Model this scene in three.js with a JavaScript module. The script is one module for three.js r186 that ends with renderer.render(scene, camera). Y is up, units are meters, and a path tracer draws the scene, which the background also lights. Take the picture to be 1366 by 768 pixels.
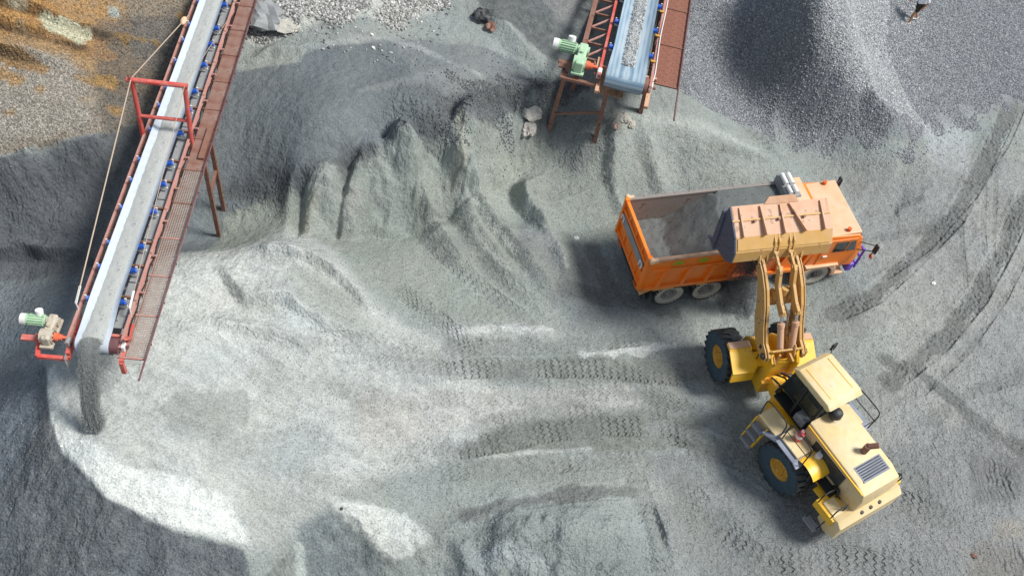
import * as THREE from 'three';
import { mergeGeometries, toCreasedNormals } from 'three/addons/utils/BufferGeometryUtils.js';
import { RoundedBoxGeometry } from 'three/addons/geometries/RoundedBoxGeometry.js';
import { MarchingCubes } from 'three/addons/objects/MarchingCubes.js';

// ------------------------------------------------------------------ camera, sky, sun, exposure
const scene = new THREE.Scene();
const EYE = new THREE.Vector3(0, 27.3, 0), TILT = 36 * Math.PI / 180, ROLL = 12 * Math.PI / 180, FPX = 1350;
const vF = new THREE.Vector3(0, -Math.cos(TILT), -Math.sin(TILT));
const vR0 = new THREE.Vector3(1, 0, 0), vU0 = new THREE.Vector3().crossVectors(vR0, vF);
const vR = vR0.clone().multiplyScalar(Math.cos(ROLL)).addScaledVector(vU0, Math.sin(ROLL));
const vU = vU0.clone().multiplyScalar(Math.cos(ROLL)).addScaledVector(vR0, -Math.sin(ROLL));
const camera = new THREE.PerspectiveCamera(2 * Math.atan(384 / FPX) * 180 / Math.PI, 1366 / 768, 0.1, 2000);
camera.position.copy(EYE);
camera.quaternion.setFromRotationMatrix(new THREE.Matrix4().makeBasis(vR, vU, vF.clone().negate()));
camera.updateMatrixWorld();

const SUN_AZ = new THREE.Vector3(0.993, 0, -0.12), SUN_EL = 54 * Math.PI / 180;
const sunDir = SUN_AZ.clone().multiplyScalar(Math.cos(SUN_EL)).setY(Math.sin(SUN_EL)).normalize();
{ // thin high haze: a pale sky, a little bluer overhead, with a broad glow round the sun
  const W = 128, H = 64, d = new Float32Array(W * H * 4), v = new THREE.Vector3();
  for (let j = 0; j < H; j++) for (let i = 0; i < W; i++) {
    const el = ((j + .5) / H - .5) * Math.PI, az = ((i + .5) / W - .5) * 2 * Math.PI; v.set(Math.cos(el) * Math.cos(az), Math.sin(el), Math.cos(el) * Math.sin(az));
    const t = Math.sqrt(Math.max(0, Math.sin(el))), B = 1.25, g = Math.pow(Math.max(0, v.dot(sunDir)), 6) * .16, k = (j * W + i) * 4;
    d[k] = B * (.26 + (.2 - .26) * t) + g; d[k + 1] = B * (.285 + (.243 - .285) * t) + g; d[k + 2] = B * (.315 + (.31 - .315) * t) + g * .98; d[k + 3] = 1;
  }
  const t = new THREE.DataTexture(d, W, H, THREE.RGBAFormat, THREE.FloatType); t.mapping = THREE.EquirectangularReflectionMapping; t.magFilter = THREE.LinearFilter; t.minFilter = THREE.LinearFilter; t.needsUpdate = true;
  scene.background = t; scene.environment = t;
}
const sun = new THREE.DirectionalLight(0xfffdf8, 3.75);
sun.position.copy(sunDir).multiplyScalar(80).add(new THREE.Vector3(0, 0, -22));
sun.target.position.set(0, 0, -22);
sun.castShadow = true; sun.shadow.radius = 30; sun.shadow.mapSize.set(4096, 4096);
Object.assign(sun.shadow.camera, { left: -34, right: 34, top: 34, bottom: -34, near: 1, far: 200 });
scene.add(sun, sun.target);
const renderer = new THREE.WebGLRenderer({ antialias: true });
renderer.setSize(1366, 768);
renderer.toneMapping = THREE.LinearToneMapping;
renderer.toneMappingExposure = 1.33;
renderer.shadowMap.enabled = true;
renderer.shadowMap.type = THREE.PCFSoftShadowMap;

// ------------------------------------------------------------------ small tools
function rng(seed) { let a = seed >>> 0; return () => { a = (a + 0x6D2B79F5) | 0; let t = Math.imul(a ^ (a >>> 15), 1 | a); t = (t + Math.imul(t ^ (t >>> 7), 61 | t)) ^ t; return ((t ^ (t >>> 14)) >>> 0) / 4294967296; }; }
const PERM = new Uint8Array(512), GX = new Float32Array(256), GY = new Float32Array(256);
{ const r = rng(77); const p = [...Array(256).keys()]; for (let i = 255; i > 0; i--) { const j = Math.floor(r() * (i + 1)); [p[i], p[j]] = [p[j], p[i]]; }
  for (let i = 0; i < 512; i++) PERM[i] = p[i & 255];
  for (let i = 0; i < 256; i++) { const a = r() * 6.2832; GX[i] = Math.cos(a); GY[i] = Math.sin(a); } }
function noise(x, y) {
  const xi = Math.floor(x), yi = Math.floor(y), fx = x - xi, fy = y - yi, X = xi & 255, Y = yi & 255;
  const u = fx * fx * fx * (fx * (fx * 6 - 15) + 10), v = fy * fy * fy * (fy * (fy * 6 - 15) + 10);
  const a = PERM[PERM[X] + Y], b = PERM[PERM[X + 1] + Y], c = PERM[PERM[X] + Y + 1], d = PERM[PERM[X + 1] + Y + 1];
  const n0 = GX[a] * fx + GY[a] * fy, n1 = GX[b] * (fx - 1) + GY[b] * fy, n2 = GX[c] * fx + GY[c] * (fy - 1), n3 = GX[d] * (fx - 1) + GY[d] * (fy - 1);
  return 1.45 * (n0 + u * (n1 - n0) + v * (n2 - n0 + u * (n0 - n1 - n2 + n3)));
}
function fbm(x, y, o) { let s = 0, a = 0.5; for (let i = 0; i < o; i++) { s += a * noise(x, y); x = x * 2.03 + 17.1; y = y * 2.03 + 9.7; a *= 0.5; } return s; }
function hash2(i, j) { let h = Math.imul(i, 374761393) ^ Math.imul(j, 668265263); h = Math.imul(h ^ (h >>> 13), 1274126177); return ((h ^ (h >>> 16)) >>> 0) / 4294967296; }
function cells(x, y) {                                           // Worley: nearest and second nearest distance
  const xi = Math.floor(x), yi = Math.floor(y); let d1 = 9, d2 = 9, id = 0;
  for (let j = -1; j <= 1; j++) for (let i = -1; i <= 1; i++) {
    const h = hash2(xi + i, yi + j), k = hash2(xi + i + 57, yi + j - 91), dx = xi + i + 0.15 + 0.7 * h - x, dy = yi + j + 0.15 + 0.7 * k - y, d = dx * dx + dy * dy;
    if (d < d1) { d2 = d1; d1 = d; id = h; } else if (d < d2) d2 = d;
  }
  return [Math.sqrt(d1), Math.sqrt(d2), id];
}
const clamp = (x, a, b) => x < a ? a : x > b ? b : x, sst = (a, b, x) => { const t = clamp((x - a) / (b - a), 0, 1); return t * t * (3 - 2 * t); }, mix = (a, b, t) => a + (b - a) * t;
const V = (x, y, z) => new THREE.Vector3(x, y, z);
function ray(u, v) { return vF.clone().multiplyScalar(FPX).addScaledVector(vR, u - 683).addScaledVector(vU, 384 - v); }
function gp(u, v, y = 0) { const d = ray(u, v); return EYE.clone().addScaledVector(d, (y - EYE.y) / d.y); }   // the place at height y that the survey photograph shows at (u, v)

// ------------------------------------------------------------------ the ground: surveyed spot heights, crests and windrows
const X0 = -23, X1 = 23, Z0 = -45, Z1 = -5;
const SPOTS = [
  // working floor
  [1366, 768, 0], [1100, 740, 0], [900, 745, .05], [1250, 600, 0], [1366, 560, 0], [1366, 400, 0], [1200, 400, 0], [1300, 270, .05], [1180, 230, .1], [1000, 460, 0], [1080, 560, 0], [900, 430, 0],
  [840, 420, .05], [960, 620, 0], [830, 570, .12], [800, 490, .15], [1050, 330, 0], [930, 300, 0], [870, 290, .05], [1366, 170, .2], [1130, 640, 0], [1010, 400, 0], [1010, 700, 0],
  // big pale stockpile
  [700, 570, .45], [600, 540, .8], [600, 620, .7], [500, 540, 1.2], [500, 625, 1.1], [400, 560, 1.7], [400, 480, 1.9], [300, 560, 2.4], [300, 480, 2.5], [300, 400, 2.5], [240, 520, 2.85], [200, 600, 3.0], [150, 560, 3.2],
  [125, 592, 3.35], [100, 520, 3.3], [62, 500, 3.3], [66, 550, 3.25], [80, 600, 3.15], [140, 660, 2.9], [230, 705, 2.5], [325, 728, 2.0], [280, 650, 2.5], [350, 680, 2.0], [100, 440, 3.1], [160, 395, 2.9], [240, 345, 2.8], [330, 332, 2.35],
  [390, 318, 2.15], [440, 338, 1.85], [480, 385, 1.45], [560, 450, .9], [640, 430, .6], [700, 480, .4], [0, 560, 3.0], [20, 700, 2.6], [150, 768, 2.3], [280, 768, 1.9], [30, 500, 3.2],
  // gully and bank on the far left
  [0, 205, 3.5], [60, 190, 3.5], [130, 175, 3.5], [200, 160, 2.9], [0, 345, 1.0], [70, 350, 1.0], [130, 352, 1.1], [60, 280, 2.1], [0, 280, 2.1], [130, 280, 2.0], [200, 260, 1.9], [250, 200, 2.3], [200, 325, 1.2],
  [0, 420, 1.0], [60, 395, 1.6], [0, 480, 1.0], [0, 100, 4.1], [0, 0, 4.8], [130, 90, 3.75], [130, 0, 4.3], [230, 60, 3.2], [260, 0, 3.5], [-150, 100, 4.6], [-150, 300, 2.6], [-150, 400, 1.2],
  // dark upper stockpile
  [300, 120, 2.7], [330, 60, 2.8], [400, 60, 2.95], [400, 0, 3.2], [320, 0, 3.2], [500, 40, 3.05], [500, 100, 2.9], [600, 60, 2.8], [640, 110, 2.9], [560, 160, 2.95], [480, 195, 2.85], [400, 235, 2.8], [320, 200, 2.3], [300, 250, 1.6], [350, 245, 1.9], [700, 60, 2.7],
  [720, 105, 2.6], [650, 0, 3.1], [760, 0, 2.9], [270, 300, .95], [310, 285, 1.1], [370, 275, 1.25], [300, 320, .9],
  // pit
  [410, 300, 1.3], [450, 300, .9], [510, 258, .8], [560, 240, .85], [620, 310, .45], [560, 330, .6], [700, 250, .45], [650, 210, .75], [720, 180, .95], [700, 130, 1.8], [780, 210, .7], [800, 265, .3], [760, 300, .25], [720, 350, .2], [640, 375, .35],
  [800, 350, .08], [560, 385, .7], [500, 335, 1.05],
  // spoil under the second conveyor
  [760, 140, 1.75], [750, 150, 1.8], [808, 178, 1.7], [820, 128, 2.0], [870, 115, 2.05], [905, 150, 1.75], [870, 205, .9], [830, 240, .4], [950, 190, 1.1], [1000, 205, .85], [1050, 217, .5], [850, 60, 2.3], [900, 60, 2.1], [795, 205, .8], [900, 230, .35], [800, 30, 2.7],
  // gravel
  [1075, 0, 4.3], [1085, 60, 3.5], [1130, 110, 2.5], [1200, 150, 1.3], [1240, 180, .5], [1000, 60, 1.7], [960, 0, 2.3], [1000, 0, 2.2], [1010, 120, 1.1], [1060, 150, .9], [1110, 185, .35], [950, 130, 1.2], [1150, 60, 2.4], [1200, 80, 1.5],
  [1260, 125, .6], [1200, 0, 2.2], [1300, 0, 1.2], [1366, 0, .8], [1300, 80, .6], [1075, -60, 5.0], [960, -60, 2.8],
  // lower edge
  [385, 722, 1.55], [400, 690, 1.75], [440, 668, 1.85], [470, 690, 1.6], [510, 728, 1.0], [560, 700, .85], [600, 735, .45], [580, 768, .3], [620, 690, .6], [430, 768, .2], [490, 768, .1], [700, 705, .85], [760, 715, .85], [850, 700, .45], [680, 768, .3],
  [800, 768, .3], [900, 690, .1], [640, 660, .6], [720, 650, .4],
].map(([u, v, h]) => { const p = gp(u, v, h); return [p.x, p.z, h]; });
const TPS = (() => {
  const n = SPOTS.length, m = n + 3, A = Array.from({ length: m }, () => new Float64Array(m + 1)), U = r2 => r2 < 1e-9 ? 0 : r2 * Math.log(r2) * 0.5;
  for (let i = 0; i < n; i++) {
    for (let j = 0; j < n; j++) A[i][j] = U((SPOTS[i][0] - SPOTS[j][0]) ** 2 + (SPOTS[i][1] - SPOTS[j][1]) ** 2) + (i === j ? 0.35 : 0);
    A[i][n] = A[n][i] = 1; A[i][n + 1] = A[n + 1][i] = SPOTS[i][0]; A[i][n + 2] = A[n + 2][i] = SPOTS[i][1]; A[i][m] = SPOTS[i][2];
  }
  for (let c = 0; c < m; c++) {
    let p = c; for (let r = c + 1; r < m; r++) if (Math.abs(A[r][c]) > Math.abs(A[p][c])) p = r;
    [A[c], A[p]] = [A[p], A[c]];
    for (let r = c + 1; r < m; r++) { const f = A[r][c] / A[c][c]; if (f) for (let k = c; k <= m; k++) A[r][k] -= f * A[c][k]; }
  }
  const w = new Float64Array(m);
  for (let r = m - 1; r >= 0; r--) { let s = A[r][m]; for (let k = r + 1; k < m; k++) s -= A[r][k] * w[k]; w[r] = s / A[r][r]; }
  return (x, z) => { let s = w[n] + w[n + 1] * x + w[n + 2] * z; for (let i = 0; i < n; i++) { const dx = x - SPOTS[i][0], dz = z - SPOTS[i][1]; s += w[i] * U(dx * dx + dz * dz); } return s; };
})();
const CS = 0.5, CNX = Math.round((X1 - X0) / CS) + 5, CNZ = Math.round((Z1 - Z0) / CS) + 5, CG = new Float32Array(CNX * CNZ);
for (let j = 0; j < CNZ; j++) for (let i = 0; i < CNX; i++) CG[j * CNX + i] = clamp(TPS(X0 + (i - 2) * CS, Z0 + (j - 2) * CS), -1, 6.5);
function baseH(x, z) {
  const gx = clamp((x - X0) / CS + 2, 1, CNX - 3.001), gz = clamp((z - Z0) / CS + 2, 1, CNZ - 3.001), i = Math.floor(gx), j = Math.floor(gz), fx = gx - i, fz = gz - j;
  const c = (p, q, r, s, t) => q + 0.5 * t * (r - p + t * (2 * p - 5 * q + 4 * r - s + t * (3 * (q - r) + s - p)));
  const row = k => { const o = (j + k) * CNX + i; return c(CG[o - 1], CG[o], CG[o + 1], CG[o + 2], fx); };
  return c(row(-1), row(0), row(1), row(2), fz);
}
// a polyline on the ground; nearest() gives signed distance (positive to the right of travel seen from above in the photograph), height and position along it
function line(pts) {
  const P = pts.map(([u, v, h, k]) => { const p = gp(u, v, h); return { x: p.x, z: p.z, h, k: k ?? 0 }; });
  let xa = 1e9, xb = -1e9, za = 1e9, zb = -1e9, len = 0; P.forEach((p, i) => { xa = Math.min(xa, p.x); xb = Math.max(xb, p.x); za = Math.min(za, p.z); zb = Math.max(zb, p.z); p.s = i ? P[i - 1].s + Math.hypot(p.x - P[i - 1].x, p.z - P[i - 1].z) : 0; len = p.s; });
  return { P, len, box: [xa, xb, za, zb], nearest(x, z) {
    let best = 1e9, r = null;
    for (let i = 0; i + 1 < P.length; i++) {
      const a = P[i], b = P[i + 1], dx = b.x - a.x, dz = b.z - a.z, L = dx * dx + dz * dz; let t = ((x - a.x) * dx + (z - a.z) * dz) / L; const tc = clamp(t, 0, 1);
      const ex = x - a.x - dx * tc, ez = z - a.z - dz * tc, d = ex * ex + ez * ez;
      if (d < best) { best = d; r = [Math.sign(dx * ez - dz * ex) || 1, a.h + (b.h - a.h) * tc, a.s + (b.s - a.s) * tc, a.k + (b.k - a.k) * tc, (i === 0 && t < 0) || (i === P.length - 2 && t > 1)]; }
    }
    return { d: Math.sqrt(best), side: r[0], h: r[1], s: r[2], k: r[3], cap: r[4] };
  } };
}
// steep outer flank of the stockpile: falls at the angle of repose on the outer side of this crest
const PILE = line([[110, 400, 3.0, 1], [78, 440, 3.15, .9], [63, 490, 3.3, .6], [64, 550, 3.25, 0], [80, 600, 3.15, -.8], [140, 660, 2.9, -1.6], [230, 705, 2.5, -1.8], [325, 730, 2.0, -1.2], [358, 738, 1.75, -.8], [390, 745, 1.3, -.4], [400, 790, .9, -.4]]);
const FACE = line([[378, 252, 2.5], [398, 240, 2.85], [440, 215, 2.9], [480, 195, 2.95], [520, 180, 3.0], [560, 165, 3.0], [610, 143, 3.0], [650, 124, 2.9], [700, 108, 2.7], [745, 114, 2.4]]);
const CONE = line([[1072, -80, 5.3], [1075, 0, 4.4], [1080, 35, 3.95], [1092, 70, 3.4], [1125, 108, 2.6], [1165, 133, 1.9], [1205, 153, 1.3], [1240, 182, .5]]);
const SPUR = line([[398, 712, 1.5], [410, 692, 1.6], [438, 674, 1.7], [458, 684, 1.6], [470, 702, 1.35], [500, 726, .9], [512, 768, .4]]);
// windrows and slumps: points, height, width of the shaded (left/lower) side, width of the sunny side
const ROWS = [
  [[[644, 130, 2.85, .05], [634, 158, 2.3, .5], [618, 198, 1.4, .95], [608, 238, .75, 1.05], [618, 277, .55, .9], [641, 319, .4, .75], [680, 361, .3, .4], [715, 385, .25, .1]], .8, 1.0],
  [[[672, 125, 2.5, .05], [652, 165, 1.8, .35], [632, 210, 1.1, .6], [626, 236, .85, .7], [634, 266, .65, .8], [662, 308, .5, .85], [690, 337, .4, .7], [718, 360, .3, .45], [745, 395, .2, .1]], .55, 1.4],
  [[[556, 172, 2.9, .05], [544, 194, 2.3, .35], [538, 218, 1.5, .75], [552, 252, .95, .85], [574, 290, .75, .75], [600, 326, .6, .55], [634, 362, .45, .1]], .8, 1.1],
  [[[712, 238, .6, .2], [700, 250, .6, .6], [701, 268, .55, .8], [724, 300, .45, .6], [740, 318, .4, .4], [757, 358, .3, .25], [768, 395, .2, .05]], .5, .9],
  [[[812, 180, 1, .1], [815, 195, .9, .35], [817, 235, .5, .4], [830, 275, .3, .2]], .4, .8],
  [[[858, 178, 1.2, .1], [866, 195, 1.1, .3], [878, 235, .5, .35], [885, 250, .4, .2]], .5, .8],
  [[[795, 175, 1.1, .1], [783, 195, .9, .45], [768, 232, .5, .15]], .7, .8],
  [[[340, 332, 2.3, .05], [359, 339, 2.2, .3], [408, 350, 1.9, .4], [450, 371, 1.6, .42], [476, 392, 1.4, .35], [500, 420, 1.2, .05]], .3, .9],
  [[[300, 360, 2.5, .05], [310, 378, 2.5, .3], [330, 402, 2.4, .35], [382, 404, 2, .35], [434, 436, 1.7, .3], [500, 452, 1.2, .05]], .3, .9],
  [[[280, 425, 2.6, .05], [304, 436, 2.5, .3], [382, 452, 2, .3], [440, 478, 1.6, .05]], .3, .8],
  [[[215, 465, 2.8, .02], [262, 446, 2.6, .12], [330, 452, 2.3, .1], [380, 480, 1.9, .02]], .3, .8],
  [[[600, 445, .7, .02], [650, 436, .6, .13], [700, 436, .5, .13], [740, 442, .3, .02]], .35, .35],
  [[[770, 474, .3, .02], [815, 470, .2, .16], [860, 462, .1, .13], [890, 460, .05, .02]], .35, .35],
  [[[545, 700, .9, .02], [585, 712, .7, .16], [620, 700, .7, .16], [662, 678, .6, .1], [700, 655, .5, .02]], .25, .6],
  [[[604, 715, .6, .05], [614, 735, .6, .3], [624, 756, .5, .3], [650, 780, .4, .1]], .35, .5],
  [[[866, 672, .2, .02], [872, 690, .15, -.22], [882, 715, .1, -.26], [890, 745, .1, -.05]], .16, .2],
  [[[858, 690, .2, .02], [866, 715, .15, .1], [872, 745, .1, .1], [880, 768, .1, .02]], .3, .3],
  [[[905, 205, 1, .02], [960, 188, 1.1, .14], [1005, 205, .9, .2], [1050, 222, .4, .03]], .35, .6],
  [[[1140, 135, 1.2, .1], [1150, 165, .7, .5], [1175, 185, .3, .4], [1200, 180, .5, .1]], .5, .7],
  [[[645, 18, 2.9, .1], [665, 30, 2.8, .4], [690, 60, 2.7, .3], [720, 90, 2.4, .1]], .7, .9],
  [[[410, 236, 2.3, -.1], [402, 256, 1.9, -.7], [398, 290, 1.4, -.6], [394, 325, 1.2, -.2]], .35, .4],
  [[[478, 210, 2.3, -.1], [466, 235, 1.8, -.7], [455, 270, 1.3, -.55], [444, 330, 1.0, -.1]], .4, .45],
  [[[520, 185, 2.4, -.05], [512, 205, 1.9, -.4], [508, 225, 1.4, -.1]], .3, .3],
  [[[610, 150, 2.4, -.05], [604, 170, 2.0, -.5], [598, 195, 1.5, -.3], [596, 215, 1.2, -.05]], .4, .4],
  [[[-40, 330, 1.2, .1], [0, 336, 1.15, .4], [30, 330, 1.2, .3], [55, 340, 1.1, .45], [80, 336, 1.15, .3], [105, 340, 1.1, .4], [135, 350, 1.1, .1]], .16, .35],
  [[[-40, -8, 4.8, .3], [40, 12, 4.6, .45], [90, 32, 4.3, .35], [125, 42, 4.1, .3], [200, 60, 3.6, .1]], .3, .7],
  [[[-40, 22, 4.6, .3], [40, 48, 4.3, .4], [75, 57, 4.1, .3], [130, 70, 3.9, .05]], .25, .6],
  [[[-40, 60, 4.3, .2], [30, 82, 4.1, .35], [60, 90, 4.0, .25], [100, 100, 3.8, .05]], .25, .6],
  [[[120, 100, 3.7, .05], [170, 112, 3.5, .2], [220, 120, 3.2, .1]], .2, .5],
  [[[1073, -60, 5, .3], [1076, 0, 4.4, .35], [1084, 45, 3.8, .35], [1100, 80, 3.2, .3], [1130, 110, 2.5, .25], [1170, 136, 1.8, .15], [1215, 158, 1.1, .05]], .9, 1.3],
  [[[335, 72, 3.1, .1], [360, 62, 3.15, .25], [400, 66, 3.1, .2], [425, 60, 3.1, .03]], .3, .4],
].map(([p, wl, wr]) => ({ L: line(p), wl, wr }));
const MOUNDS = [[715, 328, .3, .32, .75], [708, 158, 1.2, .25, .5], [572, 190, 1.6, .3, .6], [470, 30, 3.1, .5, 2.2], [380, 15, 3.3, .5, 1.2], [1328, 642, 0, -.16, .7], [1355, 745, 0, -.14, .8], [690, 735, .6, .35, 1.3], [790, 740, .4, .3, 1.5],
  [850, 95, 2, .25, 1], [985, 398, 0, .62, .6], [1004, 388, 0, .6, .6], [40, 60, 4.7, .3, 1.5], [125, 590, 3.3, .12, .7]].map(([u, v, h, a, r]) => { const p = gp(u, v, h); return [p.x, p.z, a, r]; });
// vehicles stand on rolled ground
const TRUCK = { x: 4.68, z: -21.64, yaw: 23.3 * Math.PI / 180 }, LOADER = { x: 9.92, z: -15.6, yaw: 130 * Math.PI / 180 };
function standing(x, z) {
  let m = 1;
  for (const [o, a, b, c] of [[TRUCK, -1.6, 7.0, 1.5], [LOADER, -2.6, 5.2, 1.8]]) {
    const dx = x - o.x, dz = z - o.z, lx = dx * Math.cos(o.yaw) - dz * Math.sin(o.yaw), lz = dx * Math.sin(o.yaw) + dz * Math.cos(o.yaw);
    const d = Math.hypot(Math.max(a - lx, lx - b, 0), Math.max(Math.abs(lz) - c, 0)); m = Math.min(m, sst(0, 0.8, d));
  }
  return m;
}
const inBox = (b, x, z, r) => x > b[0] - r && x < b[1] + r && z > b[2] - r && z < b[3] + r;
// tyre tracks: course, half width, depth, tread pitch
const TRACKS = [];
const BROW = line([[-220, 228, 3.5], [-60, 214, 3.5], [0, 206, 3.5], [60, 191, 3.5], [130, 177, 3.5], [200, 161, 3.0], [250, 140, 2.7]]);
const LUMPS = (() => { const r = rng(4242), L = []; for (let i = 0; i < 46; i++) { const p = gp(610 + 290 * r(), 690 + 95 * r(), .5); L.push([p.x, p.z, .06 + .2 * r() * r(), .18 + .4 * r()]); } for (let i = 0; i < 30; i++) { const p = gp(385 + 200 * r(), 715 + 60 * r(), .8); L.push([p.x, p.z, .04 + .12 * r() * r(), .12 + .25 * r()]); } return L; })();
function coarseH(x, z) {
  let h = baseH(x, z);
  const wx = x + 0.22 * noise(x * 0.9, z * 0.9) + 0.07 * noise(x * 3.1, z * 3.1 + 5), wz = z + 0.22 * noise(x * 0.9 + 31, z * 0.9) + 0.07 * noise(x * 3.1 + 9, z * 3.1);
  if (inBox(PILE.box, x, z, 9)) { const q = PILE.nearest(wx, wz); if (q.side > 0 && !(q.cap && q.s < 1)) { const c = Math.max(q.h - 0.66 * q.d, q.k - 0.08 * q.d) + 0.02; h = mix(h, Math.min(h + .05, c), sst(0, 1.6, q.s)); } }
  if (inBox(FACE.box, x, z, 2.5)) {
    const gul = 0.3 * Math.abs(noise(x * 1.1 + 3, z * 0.3)) + 0.1 * Math.abs(noise(x * 3.1, z * 0.8)) + 0.05 * noise(x * 6, z * 2);
    const q = FACE.nearest(wx, wz); if (q.cap) ; else if (q.side > 0) h = Math.max(h, q.h - 1.3 * sst(1.6, 0, q.s) - 0.12 - (1.2 + 0.15 * noise(x * 0.7, z * 0.7)) * Math.max(0, q.d - 0.15) - gul * sst(0, .6, q.d) + (q.d < 1.6 ? (cells(x * 1.7, z * 1.7)[2] - .5) * .09 * sst(1.6, .3, q.d) + (cells(x * 4.3, z * 4.3)[2] - .5) * .07 * sst(1.6, .3, q.d) : 0)); else if (q.d < 2.5) h = mix(Math.max(h, q.h - 1.3 * sst(1.6, 0, q.s) - .05), h, sst(0, 2.5, q.d)); }
  if (inBox(CONE.box, x, z, 6)) { const q = CONE.nearest(x + 0.5 * (wx - x), z + 0.5 * (wz - z)); if (q.side > 0 && !q.cap) h = mix(h, Math.min(h, Math.max(q.h - 0.62 * q.d, h - .6)), sst(0, 2.5, CONE.len - q.s) * sst(4.5, 2.5, q.d)); }
  if (inBox(SPUR.box, x, z, 4)) { const q = SPUR.nearest(wx, wz); const inside = q.side > 0; if (inside && q.d < 3) h = Math.min(h, q.h - 0.75 * q.d + .04); else if (!inside) h = Math.max(h, q.h - 0.55 * q.d); }
  for (const r of ROWS) if (inBox(r.L.box, x, z, 2)) {
    const q = r.L.nearest(mix(x, wx, .22), mix(z, wz, .22)), w = q.side > 0 ? r.wl : r.wr, e = q.d / w;
    if (e < 1) { const f = (1 - e); h += q.k * (q.side > 0 ? mix(f, f * f * (3 - 2 * f), .6) : mix(f, f * f, .7)) * (1 + .18 * noise(q.s * 2.1, q.k * 9)); }
  }
  MOUNDS.forEach(([mx, mz, a, r], i) => { if (i === 10 || i === 11) return; const d = Math.hypot(wx - mx, wz - mz) / r; if (d < 2.4) h += a * Math.exp(-d * d * 1.3); });
  if (inBox(BROW.box, x, z, 2.2)) { const q = BROW.nearest(wx, wz), h0 = h, bw = sst(0, 2.2, BROW.len - q.s); if (!q.cap && q.side > 0 && q.d < 2.2) h = mix(Math.min(h, q.h - .1 - 1.5 * q.d), h, sst(.5, 2.0, q.d)); else if (!q.cap && q.d < 1.5) h = Math.max(h, q.h - .05 - .1 * q.d); h = mix(h0, h, bw); }
  for (const [mx, mz, a, r] of LUMPS) { const d = ((wx - mx) ** 2 + (wz - mz) ** 2) / (r * r); if (d < 4) h += a * Math.exp(-d * 1.6); }
  const k = standing(x, z);
  if (k < 1) h = mix(clamp(h, -.04, .02), h, k);
  for (const i of [10, 11]) { const [mx, mz, a, r] = MOUNDS[i], d = Math.hypot(wx - mx, wz - mz) / r; if (d < 2.4) h += a * Math.exp(-d * d * 1.3); }
  return h;
}
const NX = 880, NZ = 765, DX = (X1 - X0) / NX, DZ = (Z1 - Z0) / NZ, HG = new Float32Array((NX + 1) * (NZ + 1));
for (let j = 0; j <= NZ; j++) for (let i = 0; i <= NX; i++) HG[j * (NX + 1) + i] = coarseH(X0 + i * DX, Z0 + j * DZ);
function hAt(x, z) {
  const gx = clamp((x - X0) / DX, 0, NX - 1e-4), gz = clamp((z - Z0) / DZ, 0, NZ - 1e-4), i = Math.floor(gx), j = Math.floor(gz), fx = gx - i, fz = gz - j, o = j * (NX + 1) + i, W = NX + 1;
  return mix(mix(HG[o], HG[o + 1], fx), mix(HG[o + W], HG[o + W + 1], fx), fz);
}
function gt(u, v) {                                              // where the line of sight through (u, v) meets the ground
  const d = ray(u, v).normalize(); let t = (7 - EYE.y) / d.y;
  for (let k = 0; k < 900; k++) { const y = EYE.y + d.y * t, h = hAt(EYE.x + d.x * t, EYE.z + d.z * t); if (y <= h) break; t += Math.max(0.015, (y - h) * 0.45); }
  return EYE.clone().addScaledVector(d, t);
}
function gline(pts) { return line(pts.map(([u, v, k]) => { const p = gt(u, v); return [u, v, p.y, k]; })); }
function track(pts, w, depth, kind, pitch = 0.24) { TRACKS.push({ L: gline(pts), w, depth, kind, pitch }); }
track([[575, 325], [615, 360], [655, 395], [705, 430]], .34, .05, 1);
track([[615, 325], [660, 368], [715, 412]], .32, .03, 1);
track([[520, 375], [560, 405], [600, 440], [650, 470]], .34, .06, 0);
track([[400, 452], [470, 458], [540, 470], [640, 478]], .34, .05, 2);
track([[600, 462], [680, 462], [760, 460], [860, 452]], .32, .04, 1);
track([[545, 500], [620, 492], [700, 490], [800, 492], [930, 505]], .36, .06, 2);
track([[590, 602], [650, 592], [720, 578], [800, 568], [920, 570]], .36, .06, 2);
track([[430, 510], [480, 525], [520, 522]], .3, .03, 1);
track([[470, 605], [520, 618], [560, 600], [600, 590]], .3, .03, 1);
track([[640, 570], [720, 556], [800, 550], [900, 545]], .34, .04, 1);
track([[1375, 250], [1345, 320], [1305, 395], [1255, 455], [1190, 508]], .4, .085, 3, .2);
track([[1350, 140], [1318, 210], [1275, 290], [1215, 350], [1165, 395], [1110, 420]], .38, .075, 3, .2);
track([[1281, 285], [1284, 340], [1292, 410]], .12, .03, 3);
track([[1316, 200], [1311, 300], [1320, 400]], .12, .035, 3);
track([[1330, 220], [1325, 330], [1330, 370]], .1, .03, 3);
track([[1366, 270], [1345, 310], [1338, 365]], .13, .03, 3);
track([[880, 575], [930, 585], [990, 612], [1045, 648]], .42, .08, 1, .26);
track([[870, 530], [920, 545], [985, 575]], .34, .035, 1, .26);
track([[1150, 640], [1200, 668], [1262, 695]], .45, .09, 1, .26);
track([[1190, 610], [1230, 650], [1250, 690]], .3, .04, 1, .26);
track([[840, 620], [860, 680], [880, 740], [890, 790]], .4, .045, 1, .26);
track([[905, 640], [950, 690], [1000, 735], [1060, 775]], .36, .045, 1, .26);
track([[960, 700], [1040, 745], [1140, 748], [1240, 772]], .45, .07, 1, .28);
track([[985, 160], [1015, 185], [1045, 212]], .3, .06, 1, .26);
track([[1100, 720], [1180, 730], [1250, 768]], .3, .04, 1, .26);
track([[700, 250], [740, 262], [800, 240]], .16, .03, 3);
track([[790, 330], [800, 350], [820, 392]], .35, .03, 3, .2);
track([[750, 385], [830, 400], [900, 415]], .35, .03, 3, .2);
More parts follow.
